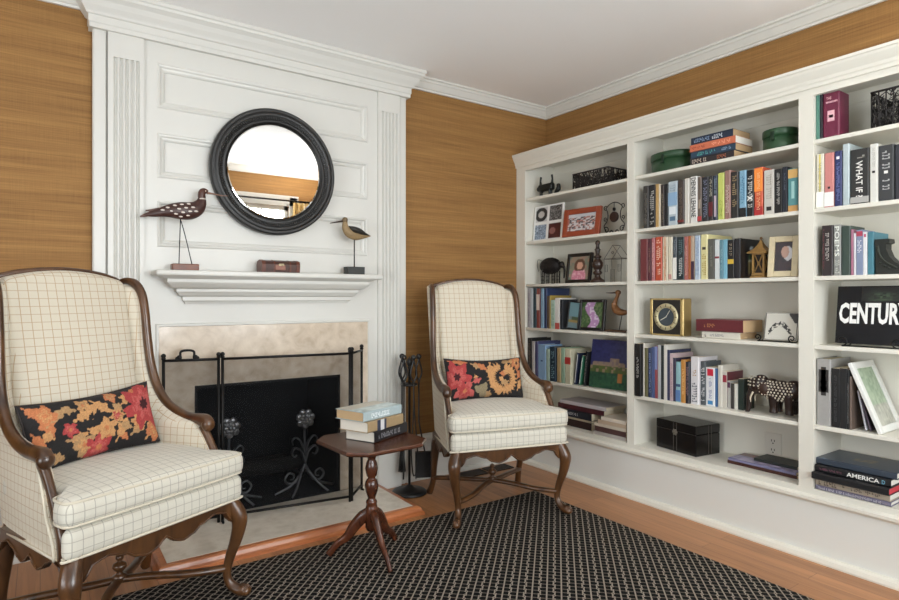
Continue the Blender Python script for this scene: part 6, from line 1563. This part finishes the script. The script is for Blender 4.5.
# ---- right bay, fifth shelf: leaning magazines and white frame
for k, (xb, xt, pt_, w_, col, lab) in enumerate(((866.0, 857.5, 391, .006, '#c4c3cc', 'thin pale magazine leaning on the brown book in the right bay'), (870.5, 861, 399, .006, '#4a3a4c', 'thin plum magazine leaning behind the white frame'))):
    X = 2.72; yb_ = Yat(xb, X); yt_ = Yat(xt, X); z1 = Zat(xt, pt_, X); ht_ = z1-.565; lean = math.atan2(yt_-yb_, ht_)
    T = Matrix.Translation((X, yb_, .570)) @ Matrix.Rotation(-lean, 4, 'X')
    book(T, w_, ht_/math.cos(lean)-.004, .17, col, lab, 'magazines leaning in the right bay')
def garden(u, v): n = nse(u, v, 16); return (.52+.16*n, .60+.14*n, .50+.14*n) if v > .35 else (.60+.15*n, .60+.15*n, .56+.14*n)
X = 2.705; A_ = pX(882.5, 438, X); B_ = pX(852.5, 366, X); dv = (B_-A_); ht_ = dv.length; lean = math.atan2(B_.y-A_.y, B_.z-.566)
T = Matrix.Translation((X, A_.y, .5665)) @ Matrix.Rotation(lean, 4, 'X')
T = Matrix.Translation((X, A_.y, .5665)) @ Matrix.Rotation(math.radians(0), 4, 'Z') @ Matrix.Rotation(-lean, 4, 'X')
# the frame's narrow edge faces the room; its picture side faces the near end of the bay
t = thing('picture_frame', 'white frame with a pale green garden picture leaning against the books', 'picture frame', (0, 0, 0), mat=Matrix.Translation((X, A_.y, .5665)) @ Matrix.Rotation(lean if False else 0, 4, 'X'))
A_.z = .5665; n_ = Vector((0, -(B_.z-.566), (B_.y-A_.y))).normalized(); up_ = Vector((0, B_.y-A_.y, B_.z-.566)).normalized()   # face normal towards -y and up
Mx = Matrix(((1, 0, 0, X), (0, up_.y, -n_.y, A_.y), (0, up_.z, -n_.z, .5685), (0, 0, 0, 1)))   # local y runs up the frame, local z into the wall side
Wd = .215; bd = .028; thk = .016
b = MB()
for x0, x1, y0, y1 in ((0, bd, 0, ht_), (Wd-bd, Wd, 0, ht_), (bd, Wd-bd, 0, bd), (bd, Wd-bd, ht_-bd, ht_)): b.bevbox(x0, x1, y0, y1, 0, thk, .002, T=Mx)
b.build('frame', plain('#dcdcd8', .4, var=.02), t)
MB().box(bd*.9, Wd-bd*.9, bd*.9, ht_-bd*.9, thk*.5, thk-.001, T=Mx).build('backing', plain('#8a8a84', .8), t)
picture(garden, 24, 24, Mx @ Vector((bd, bd, thk*.45)), Mx.to_3x3() @ Vector((Wd-2*bd, 0, 0)), Mx.to_3x3() @ Vector((0, ht_-2*bd, 0))).build('photograph', M['art'], t, fixn=False)
# curtains beside the windows
def curtain(label, x0, x1):
    t = thing('curtain', label, 'curtain', ((x0+x1)/2, YF+.07, .05)); b = MB(); vs = []; n = 80
    for z in (.05, 1.0, 2.06):
        for k in range(n+1): f = k/n; vs.append((x0+(x1-x0)*f, YF+.085+.025*math.sin(f*2*PI*7), z))
    b.add(vs, [(i*(n+1)+k, i*(n+1)+k+1, (i+1)*(n+1)+k+1, (i+1)*(n+1)+k) for i in range(2) for k in range(n)], smooth=True)
    m, nt, bb = nodemat('curtain_print'); tc = N(nt, 'ShaderNodeTexCoord'); vr = N(nt, 'ShaderNodeTexVoronoi', i_Scale=14.0); L(nt, tc.outputs['Object'], vr.inputs['Vector'])
    f = math_n(nt, 'GREATER_THAN', vr.outputs['Distance'], .42); L(nt, mix_n(nt, f, lin('#d9d0bd'), lin('#b79a62')), bb.inputs['Base Color']); bb.inputs['Roughness'].default_value = .9
    b.build('cloth', m, t, fixn=False)
curtain('cream curtain with a tan print at the right of the windows', 2.47, 2.85)
t = thing('curtain_rod', 'dark curtain rod above the windows behind the camera', 'curtain rod', (.6, YF+.08, 2.07)); MB().tube([(-1.5, YF+.085, 2.075), (2.88, YF+.085, 2.075)], .011, 10).build('rod', M['iron'], t)
b = MB()
for x in (-1.45, -.1, 1.375, 2.86): b.box(x-.008, x+.008, YF+.027, YF+.09, 2.055, 2.0655)
b.build('bracket', M['iron'], t)
# ================================================================ daylight, camera
def area(name, loc, rot, sx, sy, power, col=(1, 1, 1)):
    l = bpy.data.lights.new(name, 'AREA'); l.shape = 'RECTANGLE'; l.size = sx; l.size_y = sy; l.energy = power; l.color = col
    o = bpy.data.objects.new(name, l); COL.objects.link(o); o.location = loc; o.rotation_euler = rot; return o
for i, (a, b_) in enumerate(WIN):
    area('window_daylight', ((a+b_)/2, YF-.16, (WZ0+WZ1)/2), (PI/2, 0, 0), b_-a, WZ1-WZ0, (12, 88, 40)[i], (.93, .975, 1))
area('window_daylight', (XL-.42, (LW[0]+LW[1])/2, (WZ0+WZ1)/2-.45), (PI/2+.9, 0, -PI/2), LW[1]-LW[0], WZ1-WZ0, 98, (.93, .975, 1))
# unseen uplighter, added outside the view to brighten the ceiling
fl = thing('added_uplighter', 'unseen black floor lamp added beside the end of the bookcase to brighten the ceiling', 'lamp', (2.45, -.10, 0))
MB().lathe([(.14, 0), (.145, .012), (.13, .022), (.03, .035), (.012, .05), (0, .051)], 32, T=Matrix.Translation((2.45, -.10, 0))).build('base', M['black'], fl)
MB().tube([(2.45, -.10, .04), (2.45, -.10, 1.56)], .011, 12).build('pole', M['black'], fl)
MB().lathe([(.02, 1.54), (.06, 1.55), (.13, 1.58), (.19, 1.64), (.185, 1.64), (.125, 1.587), (.058, 1.56), (.02, 1.55), (0, 1.55)], 40, T=Matrix.Translation((2.45, -.10, 0))).build('shade', M['black'], fl)
area('ceiling_fill_light', (2.45, -.10, 1.625), (PI, 0, 0), .24, .24, 30, (1, .98, .95)).data.spread = math.radians(130)
wd = bpy.data.worlds.new('world'); bpy.context.scene.world = wd; wd.use_nodes = True
bg = wd.node_tree.nodes['Background']; bg.inputs[0].default_value = (.86, .93, 1, 1); bg.inputs[1].default_value = 1.6
cam = bpy.data.cameras.new('camera'); co = bpy.data.objects.new('camera', cam); COL.objects.link(co)
co.location = (0, 0, CAMH); co.rotation_euler = (PI/2, 0, -math.atan2(SA, CA))
cam.sensor_fit = 'HORIZONTAL'; cam.sensor_width = 36.0; cam.lens = FPX/899*36; cam.shift_y = -(300-HZ)/899; cam.clip_start = .05
sc = bpy.context.scene; sc.camera = co
sc.view_settings.view_transform = 'Standard'; sc.view_settings.look = 'None'; sc.view_settings.gamma = 1; sc.view_settings.exposure = 0.06
sc.view_settings.use_curve_mapping = False
sc.cycles.use_denoising = True; sc.cycles.max_bounces = 10; sc.cycles.diffuse_bounces = 6; sc.cycles.transparent_max_bounces = 12
sc.cycles.sample_clamp_indirect = 4.0; sc.cycles.caustics_reflective = False; sc.cycles.caustics_refractive = False
